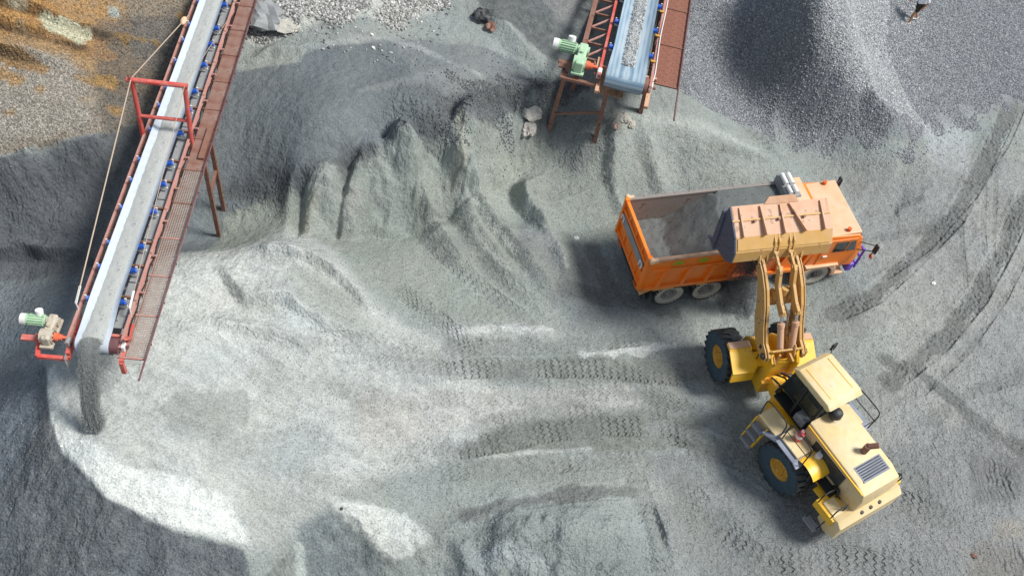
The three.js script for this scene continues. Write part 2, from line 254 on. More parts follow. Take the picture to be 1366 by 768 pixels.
track([[1130, 290], [1180, 280], [1240, 262]], .16, .03, 3);
track([[1110, 320], [1190, 315], [1260, 300]], .16, .02, 3);
track([[1180, 480], [1230, 500], [1300, 560], [1366, 600]], .3, .03, 3, .2);
track([[1240, 560], [1300, 520], [1366, 500]], .25, .03, 3, .2);
track([[620, 690], [680, 672], [760, 660], [840, 655]], .3, .03, 3, .2);
track([[460, 480], [560, 486], [660, 500], [780, 515], [900, 520]], .3, .035, 1);
track([[480, 545], [600, 530], [720, 528], [840, 530], [940, 540]], .3, .03, 1);
track([[500, 640], [600, 628], [720, 620], [840, 612], [940, 600]], .32, .035, 1);
track([[1375, 330], [1340, 400], [1290, 470], [1225, 530]], .12, .05, 3, .2);
track([[1375, 120], [1345, 190], [1300, 262], [1240, 330], [1180, 372]], .12, .05, 3, .2);
function trackRelief(x, z) {
  let s = 0;
  for (const t of TRACKS) if (inBox(t.L.box, x, z, t.w + .2)) {
    const q = t.L.nearest(x, z); if (q.d > t.w + .18 || q.cap) continue;
    const e = q.d / t.w, fade = sst(0, 0.6, q.s) * sst(0, 0.6, t.L.len - q.s) * (.25 + .75 * sst(-.4, .35, noise(x * .8 + t.w * 50, z * .8) + .3 * noise(x * 4.3, z * 4.3))), side = q.d * q.side;
    if (e > 1) { s += fade * t.depth * .4 * (1 - (q.d - t.w) / .18); continue; }
    let p;
    const tri = u => Math.abs(((u % 1) + 1) % 1 - .5) * 2;
    if (t.kind === 1 || t.kind === 2) { const row = side / t.w * 2.2 + 4, ph = q.s / t.pitch + .42 * tri(row) + .08 * noise(q.s * 3, side * 6); p = (.62 - 1.25 * sst(.12, .34, tri(ph))) * (.55 + .45 * sst(.1, .3, tri(row + .5)) ) + (t.kind === 2 && side > t.w * .62 ? .5 * Math.sin(q.s * 52) : 0); }
    else if (t.kind === 3) p = -.6 + .9 * noise(q.s * 7, side * 9 + 3) + .35 * noise(q.s * 22, side * 22);
    else { const ph = q.s / .19 + .35 * Math.sin(side * 30); p = -.4 + .8 * Math.sin(ph * 6.2832); }
    s += fade * t.depth * p * sst(1, .86, e) * .62;
  }
  return s;
}
function scrapes(x, z) {                                         // bucket-teeth scratches in the two scraped hollows
  let s = 0;
  for (const [m, a] of [[MOUNDS[5], 1.45], [MOUNDS[6], 1.25]]) { const dx = x - m[0], dz = z - m[1], r = Math.hypot(dx, dz); if (r < 1.0) s += .03 * sst(1.0, .5, r) * (.4 + noise(x * 2.2, z * 2.2)) * Math.sin((dx * Math.sin(a) - dz * Math.cos(a) + .09 * noise(x * 3, z * 3)) * 38); }
  return s;
}
// ---- surface maps: what the ground is made of, in metres over the site
const TW = 2048, TH = 2048, SX = (X1 - X0) / TW, SZ = (Z1 - Z0) / TH;
const STR = new Float32Array(TW * TH);
const WR = new Float32Array(TW * TH);
const N1 = new Float32Array(TW * TH), N2 = new Float32Array(TW * TH), COL = new Float32Array(TW * TH * 3), ROUGH = new Float32Array(TW * TH);
const BASE = [.215, .228, .218];
for (let j = 0; j < TH; j++) for (let i = 0; i < TW; i++) {
  const x = X0 + (i + .5) * SX, z = Z0 + (j + .5) * SZ, o = j * TW + i;
  N1[o] = fbm(x * .55 + 3, z * .55, 5); N2[o] = fbm(x * 3.7, z * 3.7 + 40, 4);
  COL[o * 3] = BASE[0]; COL[o * 3 + 1] = BASE[1]; COL[o * 3 + 2] = BASE[2];
}
function paintMask(box, sdf, c, op, feather, warp, coarse = 0) {
  const i0 = clamp(Math.floor((box[0] - X0 - feather - 1) / SX), 0, TW), i1 = clamp(Math.ceil((box[1] - X0 + feather + 1) / SX), 0, TW), j0 = clamp(Math.floor((box[2] - Z0 - feather - 1) / SZ), 0, TH), j1 = clamp(Math.ceil((box[3] - Z0 + feather + 1) / SZ), 0, TH);
  if (i1 <= i0 || j1 <= j0) return;
  const S = 6, gw = Math.ceil((i1 - i0) / S) + 2, gh = Math.ceil((j1 - j0) / S) + 2, g = new Float32Array(gw * gh);
  for (let b = 0; b < gh; b++) for (let a = 0; a < gw; a++) g[b * gw + a] = sdf(X0 + (i0 + a * S) * SX, Z0 + (j0 + b * S) * SZ);
  for (let j = j0; j < j1; j++) for (let i = i0; i < i1; i++) {
    const a = (i - i0) / S, b = (j - j0) / S, ai = a | 0, bi = b | 0, fa = a - ai, fb = b - bi, k = bi * gw + ai, o = j * TW + i;
    const d = mix(mix(g[k], g[k + 1], fa), mix(g[k + gw], g[k + gw + 1], fa), fb) + warp * (N1[o] * 1.2 + N2[o] * .55);
    const m = sst(feather, -feather, d) * op * clamp(1 + N2[o] * .5, .3, 1.2);
    if (m > 0) { const w = Math.min(m, 1); COL[o * 3] = mix(COL[o * 3], c[0], w); COL[o * 3 + 1] = mix(COL[o * 3 + 1], c[1], w); COL[o * 3 + 2] = mix(COL[o * 3 + 2], c[2], w); ROUGH[o] = mix(ROUGH[o], coarse, w); }
  }
}
function polySDF(pts) {
  const P = pts.map(([u, v]) => { const p = gt(u, v); return [p.x, p.z]; }), xs = P.map(p => p[0]), zs = P.map(p => p[1]);
  const f = (x, z) => { let d = 1e9, ins = false; for (let i = 0, j = P.length - 1; i < P.length; j = i++) { const [ax, az] = P[i], [bx, bz] = P[j], ex = bx - ax, ez = bz - az, t = clamp(((x - ax) * ex + (z - az) * ez) / (ex * ex + ez * ez || 1), 0, 1); d = Math.min(d, (x - ax - ex * t) ** 2 + (z - az - ez * t) ** 2); if ((az > z) !== (bz > z) && x < (bx - ax) * (z - az) / (bz - az) + ax) ins = !ins; } return (ins ? -1 : 1) * Math.sqrt(d); };
  return { f, box: [Math.min(...xs), Math.max(...xs), Math.min(...zs), Math.max(...zs)] };
}
function wrinkle(pts, op, feather = .4, warp = .4) {            // where the surface is crusted and furrowed
  const q = polySDF(pts), b = q.box, i0 = clamp(Math.floor((b[0] - X0 - 1) / SX), 0, TW), i1 = clamp(Math.ceil((b[1] - X0 + 1) / SX), 0, TW), j0 = clamp(Math.floor((b[2] - Z0 - 1) / SZ), 0, TH), j1 = clamp(Math.ceil((b[3] - Z0 + 1) / SZ), 0, TH);
  for (let j = j0; j < j1; j += 4) for (let i = i0; i < i1; i += 4) { const o = j * TW + i, m = op * sst(feather, -feather, q.f(X0 + i * SX, Z0 + j * SZ) + warp * N1[o]); if (m > 0) for (let b2 = 0; b2 < 4 && j + b2 < TH; b2++) for (let a = 0; a < 4 && i + a < TW; a++) WR[o + b2 * TW + a] = Math.max(WR[o + b2 * TW + a], m); }
}
function zone(pts, c, op = .8, feather = .3, warp = .4, coarse = 0) { const q = polySDF(pts); paintMask(q.box, q.f, c, op, feather, warp, coarse); }
function stroke(pts, w, c, op = .7, feather = .12, warp = .15, coarse = 0) { const L = gline(pts); paintMask(L.box, (x, z) => L.nearest(x, z).d - w, c, op, feather, warp, coarse); }
// floor east: warmer, trodden
zone([[1120, 240], [1400, 200], [1400, 800], [1000, 800], [1160, 560], [1180, 400]], [.235, .232, .225], .85, 1.0, .6);
zone([[1120, 400], [1260, 380], [1300, 420], [1200, 500], [1130, 470]], [.27, .268, .25], .5, .6, .6);
zone([[880, 400], [1000, 400], [960, 480], [880, 480]], [.25, .26, .25], .5, .5, .5);
// pit floor, greenish
zone([[395, 325], [420, 255], [520, 200], [640, 150], [720, 140], [800, 190], [860, 200], [850, 260], [810, 320], [770, 380], [700, 440], [560, 430], [480, 380]], [.205, .218, .196], .8, .5, .5);
zone([[640, 210], [700, 200], [690, 280], [660, 300], [625, 245]], [.27, .28, .25], .6, .3, .4);
zone([[245, 300], [300, 270], [395, 245], [390, 322], [330, 335], [235, 348]], [.2, .214, .188], .9, .12, .15);
// dark upper stockpile and the wall on the left
zone([[250, 120], [340, 80], [440, 62], [520, 52], [640, 58], [730, 100], [700, 128], [620, 168], [560, 182], [470, 218], [398, 258], [372, 248], [300, 290], [270, 335], [-150, 348], [-150, 218], [0, 207], [130, 177], [230, 140]], [.112, .123, .132], .95, .12, .25);
zone([[-150, 215], [0, 207], [130, 177], [210, 158], [255, 230], [210, 350], [-150, 350]], [.078, .082, .09], .85, .3, .35);
zone([[150, 200], [200, 180], [200, 330], [140, 340]], [.13, .142, .148], .5, .25, .5);
zone([[520, 50], [640, 55], [705, 100], [640, 135], [560, 112]], [.165, .17, .17], .8, .25, .3);
zone([[565, 120], [640, 122], [740, 103], [795, 108], [770, 126], [690, 132], [650, 165], [610, 195], [575, 182]], [.1, .107, .113], .75, .2, .5);
stroke([[423, 62], [507, 50], [557, 62], [607, 87], [640, 100]], .06, [.3, .305, .305], .7, .12, .25);
stroke([[480, 120], [540, 105], [600, 95]], .1, [.22, .225, .23], .5, .2, .4);
stroke([[612, 150], [618, 200], [612, 240]], .28, [.26, .25, .205], .75, .2, .3);
stroke([[422, 262], [410, 290], [404, 318]], .2, [.29, .285, .235], .7, .2, .3);
stroke([[470, 260], [455, 300], [448, 330]], .16, [.28, .275, .25], .7, .2, .3);
// spoil below the second conveyor
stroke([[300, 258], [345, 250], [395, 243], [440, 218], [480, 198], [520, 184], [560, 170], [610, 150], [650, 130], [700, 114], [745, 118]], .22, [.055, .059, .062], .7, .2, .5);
zone([[1150, 250], [1230, 240], [1260, 300], [1180, 330], [1140, 300]], [.19, .197, .195], .45, .6, .8);
zone([[1080, 360], [1150, 380], [1140, 440], [1090, 430]], [.15, .155, .152], .45, .5, .8);
zone([[1290, 440], [1366, 420], [1366, 560], [1310, 540]], [.19, .195, .2], .5, .6, .8);
zone([[880, 590], [1010, 640], [1150, 600], [1366, 560], [1400, 800], [860, 800]], [.175, .177, .18], .7, .7, 1.2, .3);
zone([[1180, 600], [1280, 640], [1260, 720], [1150, 720]], [.2, .2, .197], .5, .5, .7);
zone([[960, 640], [1080, 700], [1060, 780], [940, 740]], [.14, .145, .143], .5, .6, .7);
zone([[730, 350], [840, 340], [880, 420], [760, 440]], [.14, .147, .15], .5, .5, .6);
zone([[700, 330], [770, 370], [760, 420], [690, 390]], [.14, .148, .15], .5, .35, .5);
zone([[830, 140], [920, 150], [1000, 185], [1055, 215], [1000, 245], [900, 245], [820, 215]], [.25, .265, .248], .8, .3, .4);
zone([[690, 140], [780, 130], [830, 165], [770, 235], [720, 180]], [.13, .138, .136], .7, .25, .4);
stroke([[860, 155], [950, 172], [1010, 200]], .18, [.36, .375, .36], .6, .2, .2);
stroke([[862, 188], [870, 210], [880, 240]], .05, [.42, .43, .4], .8, .05, .05);
stroke([[815, 195], [817, 235], [830, 272]], .05, [.4, .41, .38], .7, .06, .05);
stroke([[612, 233], [634, 266], [662, 308], [690, 337]], .06, [.42, .43, .39], .75, .07, .05);  // lit ridge crests drawn as pale lines in the ground colour
stroke([[609, 245], [618, 277], [641, 319], [678, 358]], .08, [.36, .37, .34], .7, .08, .06);
stroke([[702, 268], [724, 300], [738, 313], [757, 356]], .04, [.42, .43, .4], .7, .05, .05);
zone([[690, 290], [715, 288], [745, 320], [752, 352], [720, 345], [690, 320]], [.15, .158, .165], .7, .12, .15, .5);
// pale stockpile top
zone([[62, 500], [75, 452], [130, 375], [240, 338], [330, 326], [395, 312], [440, 330], [490, 390], [560, 440], [640, 500], [690, 545], [620, 600], [520, 640], [440, 662], [400, 690], [330, 730], [230, 707], [140, 662], [80, 602]], [.34, .345, .333], .95, .35, .4);
zone([[240, 340], [330, 338], [380, 385], [420, 430], [300, 470], [200, 475], [125, 445], [150, 385]], [.4, .405, .39], .6, .6, .5);
zone([[600, 430], [700, 425], [760, 445], [700, 470], [560, 480], [500, 450]], [.29, .297, .285], .6, .4, .5);
zone([[360, 345], [420, 355], [480, 400], [520, 450], [460, 445], [400, 405]], [.24, .25, .23], .7, .25, .4);
zone([[300, 375], [340, 400], [430, 430], [470, 455], [400, 430], [330, 415]], [.25, .258, .244], .6, .15, .3);
zone([[215, 545], [240, 525], [330, 520], [330, 560], [300, 590], [240, 580]], [.235, .243, .233], .75, .08, .25);
zone([[300, 570], [420, 560], [445, 610], [360, 640], [260, 625]], [.26, .27, .262], .7, .3, .35);
zone([[330, 650], [440, 625], [520, 640], [430, 668], [395, 700], [340, 720]], [.3, .298, .28], .7, .25, .4);
zone([[70, 480], [84, 520], [104, 580], [165, 622], [245, 634], [305, 662], [332, 727], [230, 707], [140, 662], [80, 603], [62, 550], [61, 500]], [.5, .507, .488], .95, .1, .1);  // pale fines, whitened to give the crest its sun-facing brightness
zone([[480, 520], [840, 512], [862, 545], [640, 562], [560, 590], [480, 600]], [.34, .33, .315], .75, .2, .3);
zone([[600, 600], [640, 580], [720, 562], [860, 545], [950, 555], [930, 600], [760, 604], [640, 616]], [.135, .138, .122], .75, .12, .25);
zone([[590, 632], [660, 612], [840, 608], [820, 648], [640, 662]], [.185, .196, .182], .65, .2, .3);
zone([[630, 485], [780, 472], [950, 482], [950, 512], [780, 503], [650, 508]], [.15, .152, .138], .65, .12, .25);
stroke([[610, 443], [650, 436], [700, 436], [735, 440]], .12, [.42, .425, .415], .75, .06, .4);
stroke([[780, 472], [815, 470], [860, 462], [900, 458]], .14, [.42, .425, .412], .8, .06, .4);
stroke([[640, 610], [720, 602], [790, 598]], .06, [.5, .51, .5], .6, .08, .1);
stroke([[870, 570], [930, 578], [960, 580]], .22, [.36, .365, .36], .6, .2, .3);
stroke([[930, 520], [950, 560]], .3, [.3, .31, .31], .5, .3, .3);
zone([[620, 655], [760, 640], [880, 640], [900, 670], [760, 668], [640, 690]], [.27, .285, .275], .6, .3, .4);
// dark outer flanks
zone([[61, 490], [66, 560], [82, 604], [141, 663], [231, 708], [326, 733], [336, 790], [0, 1000], [-250, 800], [-250, 470], [30, 465]], [.088, .095, .106], .95, .05, .06, .5);  // coarse dark sand, darkened further to deepen the shade of this slope
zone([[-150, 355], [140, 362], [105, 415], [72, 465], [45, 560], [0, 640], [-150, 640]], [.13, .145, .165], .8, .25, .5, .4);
stroke([[60, 768], [90, 700], [110, 660]], .07, [.06, .065, .07], .6, .06, .1);
stroke([[120, 768], [100, 720], [105, 680]], .05, [.2, .21, .22], .5, .06, .1);
zone([[402, 702], [440, 682], [465, 700], [506, 732], [505, 790], [395, 790]], [.15, .165, .17], .85, .12, .2, .4);  // spur side turned from the sun: its shade is put into the colour
zone([[440, 666], [490, 664], [545, 690], [563, 715], [546, 730], [505, 730], [468, 698]], [.44, .448, .432], .85, .1, .4);  // sunward side of the spur, its lit tone put into the colour
stroke([[398, 730], [402, 768]], .12, [.36, .38, .36], .7, .06, .08);
zone([[610, 700], [700, 684], [850, 682], [905, 720], [905, 790], [600, 790]], [.16, .174, .172], .6, .7, 1.3);
stroke([[640, 745], [680, 735], [720, 750]], .2, [.3, .32, .33], .5, .2, .5);
zone([[905, 660], [1000, 690], [1040, 768], [880, 768]], [.17, .18, .17], .5, .4, .5);
zone([[1290, 610], [1366, 610], [1366, 672], [1300, 675]], [.12, .12, .122], .6, .2, .4);
zone([[1300, 715], [1366, 735], [1366, 790], [1290, 790]], [.16, .145, .13], .6, .2, .4);
zone([[1320, 690], [1366, 690], [1366, 720], [1330, 715]], [.3, .25, .2], .4, .2, .4);
zone([[950, 375], [1025, 350], [1030, 400], [1000, 425], [960, 418]], [.075, .08, .082], .9, .12, .4, .6);
zone([[792, 130], [818, 134], [824, 152], [808, 158]], [.4, .395, .36], .8, .1, .15);
zone([[815, 150], [850, 150], [846, 180], [815, 176]], [.26, .26, .225], .6, .2, .5);
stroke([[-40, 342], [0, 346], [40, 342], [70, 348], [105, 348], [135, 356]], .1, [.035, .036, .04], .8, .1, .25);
for (const t of TRACKS) paintMask(t.L.box, (x, z) => { const q = t.L.nearest(x, z); return q.d - t.w * .8; }, t.kind >= 2 ? [.12, .123, .118] : [.15, .156, .15], t.L.P[0].h > .9 ? .2 : t.kind === 3 && t.w > .28 ? .8 : .4, .1, .3);
// gravel yard
const GRAVEL = [[908, -60], [1420, -60], [1420, 110], [1270, 165], [1180, 192], [1100, 198], [1010, 172], [930, 135], [895, 105]];
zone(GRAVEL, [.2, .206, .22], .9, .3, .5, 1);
zone([[1072, -60], [1250, -60], [1230, 60], [1200, 120], [1235, 168], [1130, 108], [1090, 70]], [.34, .345, .345], .8, .2, .3, 1);  // sunward face of the cone, lightened in the colour as if sunlit
zone([[990, -60], [1068, -60], [1078, 40], [1100, 85], [1060, 120], [1010, 110], [985, 50]], [.13, .137, .15], .7, .3, .3, 1);  // cone face away from the sun, slope shade painted as darker gravel
zone([[1230, 165], [1300, 160], [1290, 230], [1240, 210]], [.33, .33, .34], .5, .25, .4, .6);
// rusty stony bank
const BANK = [[-200, 222], [0, 207], [130, 177], [205, 158], [262, 100], [300, 0], [310, -80], [-300, -80]];
zone(BANK, [.19, .15, .11], .95, .06, .12, .7);
zone([[-60, 60], [60, 80], [130, 100], [200, 120], [190, 60], [100, 30], [-60, 10]], [.3, .185, .085], .75, .2, .9, .6);
zone([[-60, -40], [130, -40], [180, 40], [100, 60], [-60, 30]], [.34, .19, .07], .7, .2, .8, .5);
zone([[-150, 85], [90, 75], [120, 120], [130, 172], [0, 203], [-150, 215]], [.27, .248, .218], .8, .3, .4, 1);
zone([[130, 25], [240, 10], [265, 100], [200, 160], [140, 170], [130, 110]], [.09, .085, .08], .7, .25, .6, .5);
zone([[-60, -30], [50, -15], [85, 30], [70, 60], [20, 42], [-60, 30]], [.33, .175, .06], .8, .1, .7, .4);
zone([[50, 30], [120, 50], [150, 72], [110, 72], [40, 56]], [.27, .155, .07], .6, .08, .6, .4);
stroke([[-20, -2], [40, 12], [90, 32], [125, 42], [190, 58]], .06, [.05, .035, .022], .85, .1, .15);
stroke([[-20, 28], [40, 48], [75, 57], [115, 64]], .07, [.06, .04, .025], .85, .1, .15);
stroke([[-20, 66], [30, 82], [55, 90], [86, 96]], .12, [.26, .145, .045], .75, .08, .4);
stroke([[-20, 62], [30, 78], [60, 88]], .04, [.05, .035, .022], .8, .06, .1);
stroke([[165, 48], [195, 54], [205, 58]], .22, [.22, .13, .045], .7, .06, .5);
stroke([[100, 102], [125, 110]], .12, [.26, .15, .05], .7, .12, .25);
for (const [u, v] of [[55, 118], [110, 132], [20, 108], [4, 100], [140, 108], [152, 145], [10, 150], [260, 14], [245, 20]]) stroke([[u - 4, v], [u + 4, v + 1]], .12, [.33, .19, .06], .7, .12, .3);
zone([[52, 22], [72, 22], [118, 42], [106, 55], [62, 46]], [.46, .45, .33], .85, .05, .35, .4);
zone([[143, 10], [156, 8], [158, 22], [146, 24]], [.28, .36, .36], .7, .1, .2);
zone([[8, -10], [30, -10], [34, 4], [18, 6]], [.5, .45, .32], .7, .12, .2);
zone([[326, -60], [620, -60], [575, 18], [500, 24], [430, 26], [380, 48], [345, 62], [326, 55]], [.36, .355, .33], .9, .12, .25, 1);
zone([[328, 62], [410, 66], [400, 84], [350, 90], [318, 95], [322, 75]], [.25, .258, .238], .85, .08, .12);
zone([[628, -40], [770, -40], [800, 20], [765, 95], [720, 70], [690, 40], [650, 25]], [.075, .08, .084], .85, .15, .4, .3);
zone([[700, -40], [760, -40], [775, 40], [740, 30]], [.19, .185, .18], .7, .2, .4, .6);

wrinkle([[540, 110], [640, 110], [740, 98], [800, 108], [760, 130], [690, 140], [650, 175], [610, 210], [560, 190], [470, 225], [400, 262], [300, 290], [300, 255], [400, 230], [480, 190]], 1);
wrinkle([[-200, 470], [60, 495], [82, 604], [141, 663], [231, 708], [330, 735], [336, 800], [0, 1000], [-250, 800]], .55);
wrinkle([[-200, 200], [130, 175], [250, 200], [210, 350], [60, 480], [-200, 480]], .6);
wrinkle([[600, 690], [850, 680], [910, 720], [910, 800], [600, 800]], .7, 1.0, 1.2);
wrinkle([[200, 345], [400, 320], [500, 400], [520, 480], [330, 470], [220, 430]], .35);
wrinkle([[700, 130], [830, 150], [800, 240], [700, 200]], .7);
wrinkle([[1180, 480], [1366, 440], [1366, 768], [1180, 768]], .5, 1, 1);
wrinkle([[880, 640], [1100, 690], [1180, 768], [860, 768]], .4, .8, 1);
wrinkle(BANK, .7);
{ // sweeping scrape marks left along the loader's runs, and runnels down the outer flank
  const runs = [[[[60, 470], [240, 345], [400, 320], [520, 420], [700, 430], [960, 460], [960, 620], [620, 660], [400, 690], [330, 730], [150, 660]], .97, .22, .9], [[[-250, 470], [60, 495], [82, 604], [141, 663], [231, 708], [330, 735], [336, 800], [0, 1000], [-250, 800]], -.55, .83, .8], [[[560, 640], [920, 640], [920, 800], [560, 800]], .93, -.35, .6], [[[1130, 240], [1400, 200], [1400, 560], [1130, 560]], .62, -.78, .5], [[[540, 330], [640, 300], [760, 400], [640, 450]], .8, .6, .6], [[[640, 0], [780, 0], [780, 90], [690, 60]], .5, .86, .7]];
  for (const [poly, dx, dz, op] of runs) { const q = polySDF(poly), b = q.box, i0 = clamp(Math.floor((b[0] - X0) / SX), 0, TW), i1 = clamp(Math.ceil((b[1] - X0) / SX), 0, TW), j0 = clamp(Math.floor((b[2] - Z0) / SZ), 0, TH), j1 = clamp(Math.ceil((b[3] - Z0) / SZ), 0, TH);
    for (let J = j0; J < j1; J += 8) for (let I = i0; I < i1; I += 8) { const m0 = op * sst(.5, -1, q.f(X0 + I * SX, Z0 + J * SZ)); if (m0 <= 0) continue;
      for (let j = J; j < J + 8 && j < TH; j++) for (let i = I; i < I + 8 && i < TW; i++) { const x = X0 + i * SX, z = Z0 + j * SZ, o = j * TW + i, s = x * dx + z * dz, n = -x * dz + z * dx + .25 * N1[o]; STR[o] = m0 * (noise(s * .5, n * 2.6) * .7 + noise(s * 1.6 + 9, n * 8) * .5 + noise(s * 5, n * 18) * .4); } } }
}
const white = new Float32Array(TW * TH); { const r = rng(5); for (let i = 0; i < white.length; i++) white[i] = r() - .5; }
const map8 = new Uint8Array(TW * TH * 4), bump8 = new Uint8Array(TW * TH * 4), BR = 0.14, toS = c => c <= .0031308 ? c * 12.92 : 1.055 * Math.pow(c, 1 / 2.4) - .055;
const LUT = new Uint8Array(4096); for (let i = 0; i < 4096; i++) LUT[i] = Math.round(255 * toS(i / 4095));
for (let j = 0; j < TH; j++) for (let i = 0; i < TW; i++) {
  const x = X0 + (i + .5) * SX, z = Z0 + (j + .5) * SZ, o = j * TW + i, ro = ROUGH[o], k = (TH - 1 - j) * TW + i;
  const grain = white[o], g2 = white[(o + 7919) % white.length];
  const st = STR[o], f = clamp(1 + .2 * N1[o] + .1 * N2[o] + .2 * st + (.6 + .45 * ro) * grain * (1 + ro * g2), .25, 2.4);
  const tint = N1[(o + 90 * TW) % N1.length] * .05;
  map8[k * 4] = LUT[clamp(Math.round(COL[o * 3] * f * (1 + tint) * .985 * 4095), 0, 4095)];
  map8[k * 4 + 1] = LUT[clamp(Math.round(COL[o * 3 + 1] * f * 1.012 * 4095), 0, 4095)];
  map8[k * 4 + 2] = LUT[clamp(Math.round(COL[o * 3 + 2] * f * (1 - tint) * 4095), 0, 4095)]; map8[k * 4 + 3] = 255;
  const crack = sst(.75, 1, 1 - Math.abs(noise(x * 1.9 + N2[o], z * 1.9 + 70)) * 9) * sst(.05, .35, N1[(o + 300 * TW) % N1.length]) * .012;
  const wr = WR[o], rdg = wr > 0 ? (1 - Math.abs(noise(x * 3.3 + 2.5 * N1[o], z * 3.3 + 2.5 * N2[o]))) ** 2 * .055 + (1 - Math.abs(noise(x * 8.5 + N2[o] * 2, z * 6.5))) ** 2 * .022 : 0;
  const rel = .014 * st + wr * (rdg - .035) + trackRelief(x, z) + scrapes(x, z) + N2[o] * .04 + .009 * noise(x * 17, z * 17) + (.007 + .014 * ro) * grain - crack;
  const b = clamp(Math.round((rel / BR + .5) * 255 + (g2) * .9), 0, 255);
  bump8[k * 4] = bump8[k * 4 + 1] = bump8[k * 4 + 2] = b; bump8[k * 4 + 3] = 255;
}
function dtex(data, w, h, srgb) { const t = new THREE.DataTexture(data, w, h, THREE.RGBAFormat); t.magFilter = THREE.LinearFilter; t.minFilter = THREE.LinearMipmapLinearFilter; t.generateMipmaps = true; t.wrapS = t.wrapT = THREE.MirroredRepeatWrapping; if (srgb) t.colorSpace = THREE.SRGBColorSpace; t.needsUpdate = true; return t; }
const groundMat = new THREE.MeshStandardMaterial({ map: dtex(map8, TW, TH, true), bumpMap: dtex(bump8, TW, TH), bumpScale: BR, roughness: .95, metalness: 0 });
{ // one sheet: fine over the site, coarse out to the horizon
  const far = [3, 8, 20, 60, 150, 400], xs = [], zs = [];
  for (const f of [...far].reverse()) xs.push(X0 - f); for (let i = 0; i <= NX; i++) xs.push(X0 + i * DX); for (const f of far) xs.push(X1 + f);
  for (const f of [...far].reverse()) zs.push(Z0 - f); for (let i = 0; i <= NZ; i++) zs.push(Z0 + i * DZ); for (const f of far) zs.push(Z1 + f);
  const w = xs.length, h = zs.length, pos = new Float32Array(w * h * 3), uv = new Float32Array(w * h * 2), idx = new Uint32Array((w - 1) * (h - 1) * 6);
  const Y = new Float32Array(w * h);
  for (let j = 0; j < h; j++) for (let i = 0; i < w; i++) {
    const x = xs[i], z = zs[j], o = j * w + i, cx = clamp(x, X0, X1), cz = clamp(z, Z0, Z1), out = Math.hypot(x - cx, z - cz);
    let y = hAt(cx, cz); if (out > 0) y = mix(y, .8 + noise(x * .03, z * .03) * 2, sst(0, 60, out)); else y += (fbm(x * 1.4, z * 1.4, 4) * .06 + trackRelief(x, z) * .6) * (0.35 + 0.65 * standing(x, z));
    pos[o * 3] = x; pos[o * 3 + 1] = Y[o] = y; pos[o * 3 + 2] = z; uv[o * 2] = (x - X0) / (X1 - X0); uv[o * 2 + 1] = 1 - (z - Z0) / (Z1 - Z0);
  }
  let k = 0; for (let j = 0; j + 1 < h; j++) for (let i = 0; i + 1 < w; i++) { const a = j * w + i; idx[k++] = a; idx[k++] = a + w; idx[k++] = a + 1; idx[k++] = a + 1; idx[k++] = a + w; idx[k++] = a + w + 1; }
  const g = new THREE.BufferGeometry(); g.setAttribute('position', new THREE.BufferAttribute(pos, 3)); g.setAttribute('uv', new THREE.BufferAttribute(uv, 2)); g.setIndex(new THREE.BufferAttribute(idx, 1)); g.computeVertexNormals();
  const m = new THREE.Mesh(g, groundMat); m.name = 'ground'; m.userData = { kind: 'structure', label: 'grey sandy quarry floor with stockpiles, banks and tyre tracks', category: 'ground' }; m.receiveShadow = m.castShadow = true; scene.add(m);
  for (let j = 0; j <= NZ; j++) for (let i = 0; i <= NX; i++) HG[j * (NX + 1) + i] = Y[(j + far.length) * w + i + far.length];
}
console.log('ground done');
// ------------------------------------------------------------------ building blocks
const used = {};
function numbered(n) { const k = used[n] = (used[n] ?? -1) + 1; return k ? n + '_' + String(k).padStart(3, '0') : n; }
function thing(name, label, category, pos = V(0, 0, 0), rot = null, group = null, kind = null) {
  const o = new THREE.Group(); o.name = numbered(name); o.position.copy(pos); if (rot) o.quaternion.copy(rot); o.userData = { label, category }; if (group) o.userData.group = group; if (kind) o.userData.kind = kind; scene.add(o); return o;
}
const yawQ = a => new THREE.Quaternion().setFromAxisAngle(V(0, 1, 0), a);
function boxUV(g) {                                              // texture coordinates in metres, by the face's main direction
  if (g.index) g = g.toNonIndexed();
  const p = g.attributes.position, uv = new Float32Array(p.count * 2), a = V(), b = V(), c = V();
  for (let i = 0; i < p.count; i += 3) {
    a.fromBufferAttribute(p, i); b.fromBufferAttribute(p, i + 1).sub(a); c.fromBufferAttribute(p, i + 2).sub(a); b.cross(c); const x = Math.abs(b.x), y = Math.abs(b.y), z = Math.abs(b.z);
    for (let k = i; k < i + 3; k++) { const X = p.getX(k), Y = p.getY(k), Z = p.getZ(k); const [s, t] = y >= x && y >= z ? [X, Z] : x >= z ? [Z, Y] : [X, Y]; uv[k * 2] = s; uv[k * 2 + 1] = t; }
  }
  g.setAttribute('uv', new THREE.BufferAttribute(uv, 2)); return g;
}
function part(name, geos, mat, parent, M = null) {
  const list = (Array.isArray(geos) ? geos : [geos]).map(g => { const q = g.index ? g.toNonIndexed() : g; if (!q.attributes.normal) q.computeVertexNormals(); for (const k of Object.keys(q.attributes)) if (!['position', 'normal', 'uv'].includes(k)) q.deleteAttribute(k); if (!q.attributes.uv) q.setAttribute('uv', new THREE.BufferAttribute(new Float32Array(q.attributes.position.count * 2), 2)); return q; });
  let g = list.length > 1 ? mergeGeometries(list) : list[0];
  g = boxUV(g); if (M) g.applyMatrix4(M);
  const m = new THREE.Mesh(g, mat); m.name = parent === scene ? numbered(name) : name; m.castShadow = m.receiveShadow = true; parent.add(m); return m;
}
const bx = (w, h, d, x = 0, y = 0, z = 0, rx = 0, ry = 0, rz = 0) => { const g = new THREE.BoxGeometry(w, h, d); if (rx) g.rotateX(rx); if (ry) g.rotateY(ry); if (rz) g.rotateZ(rz); return g.translate(x, y, z); };
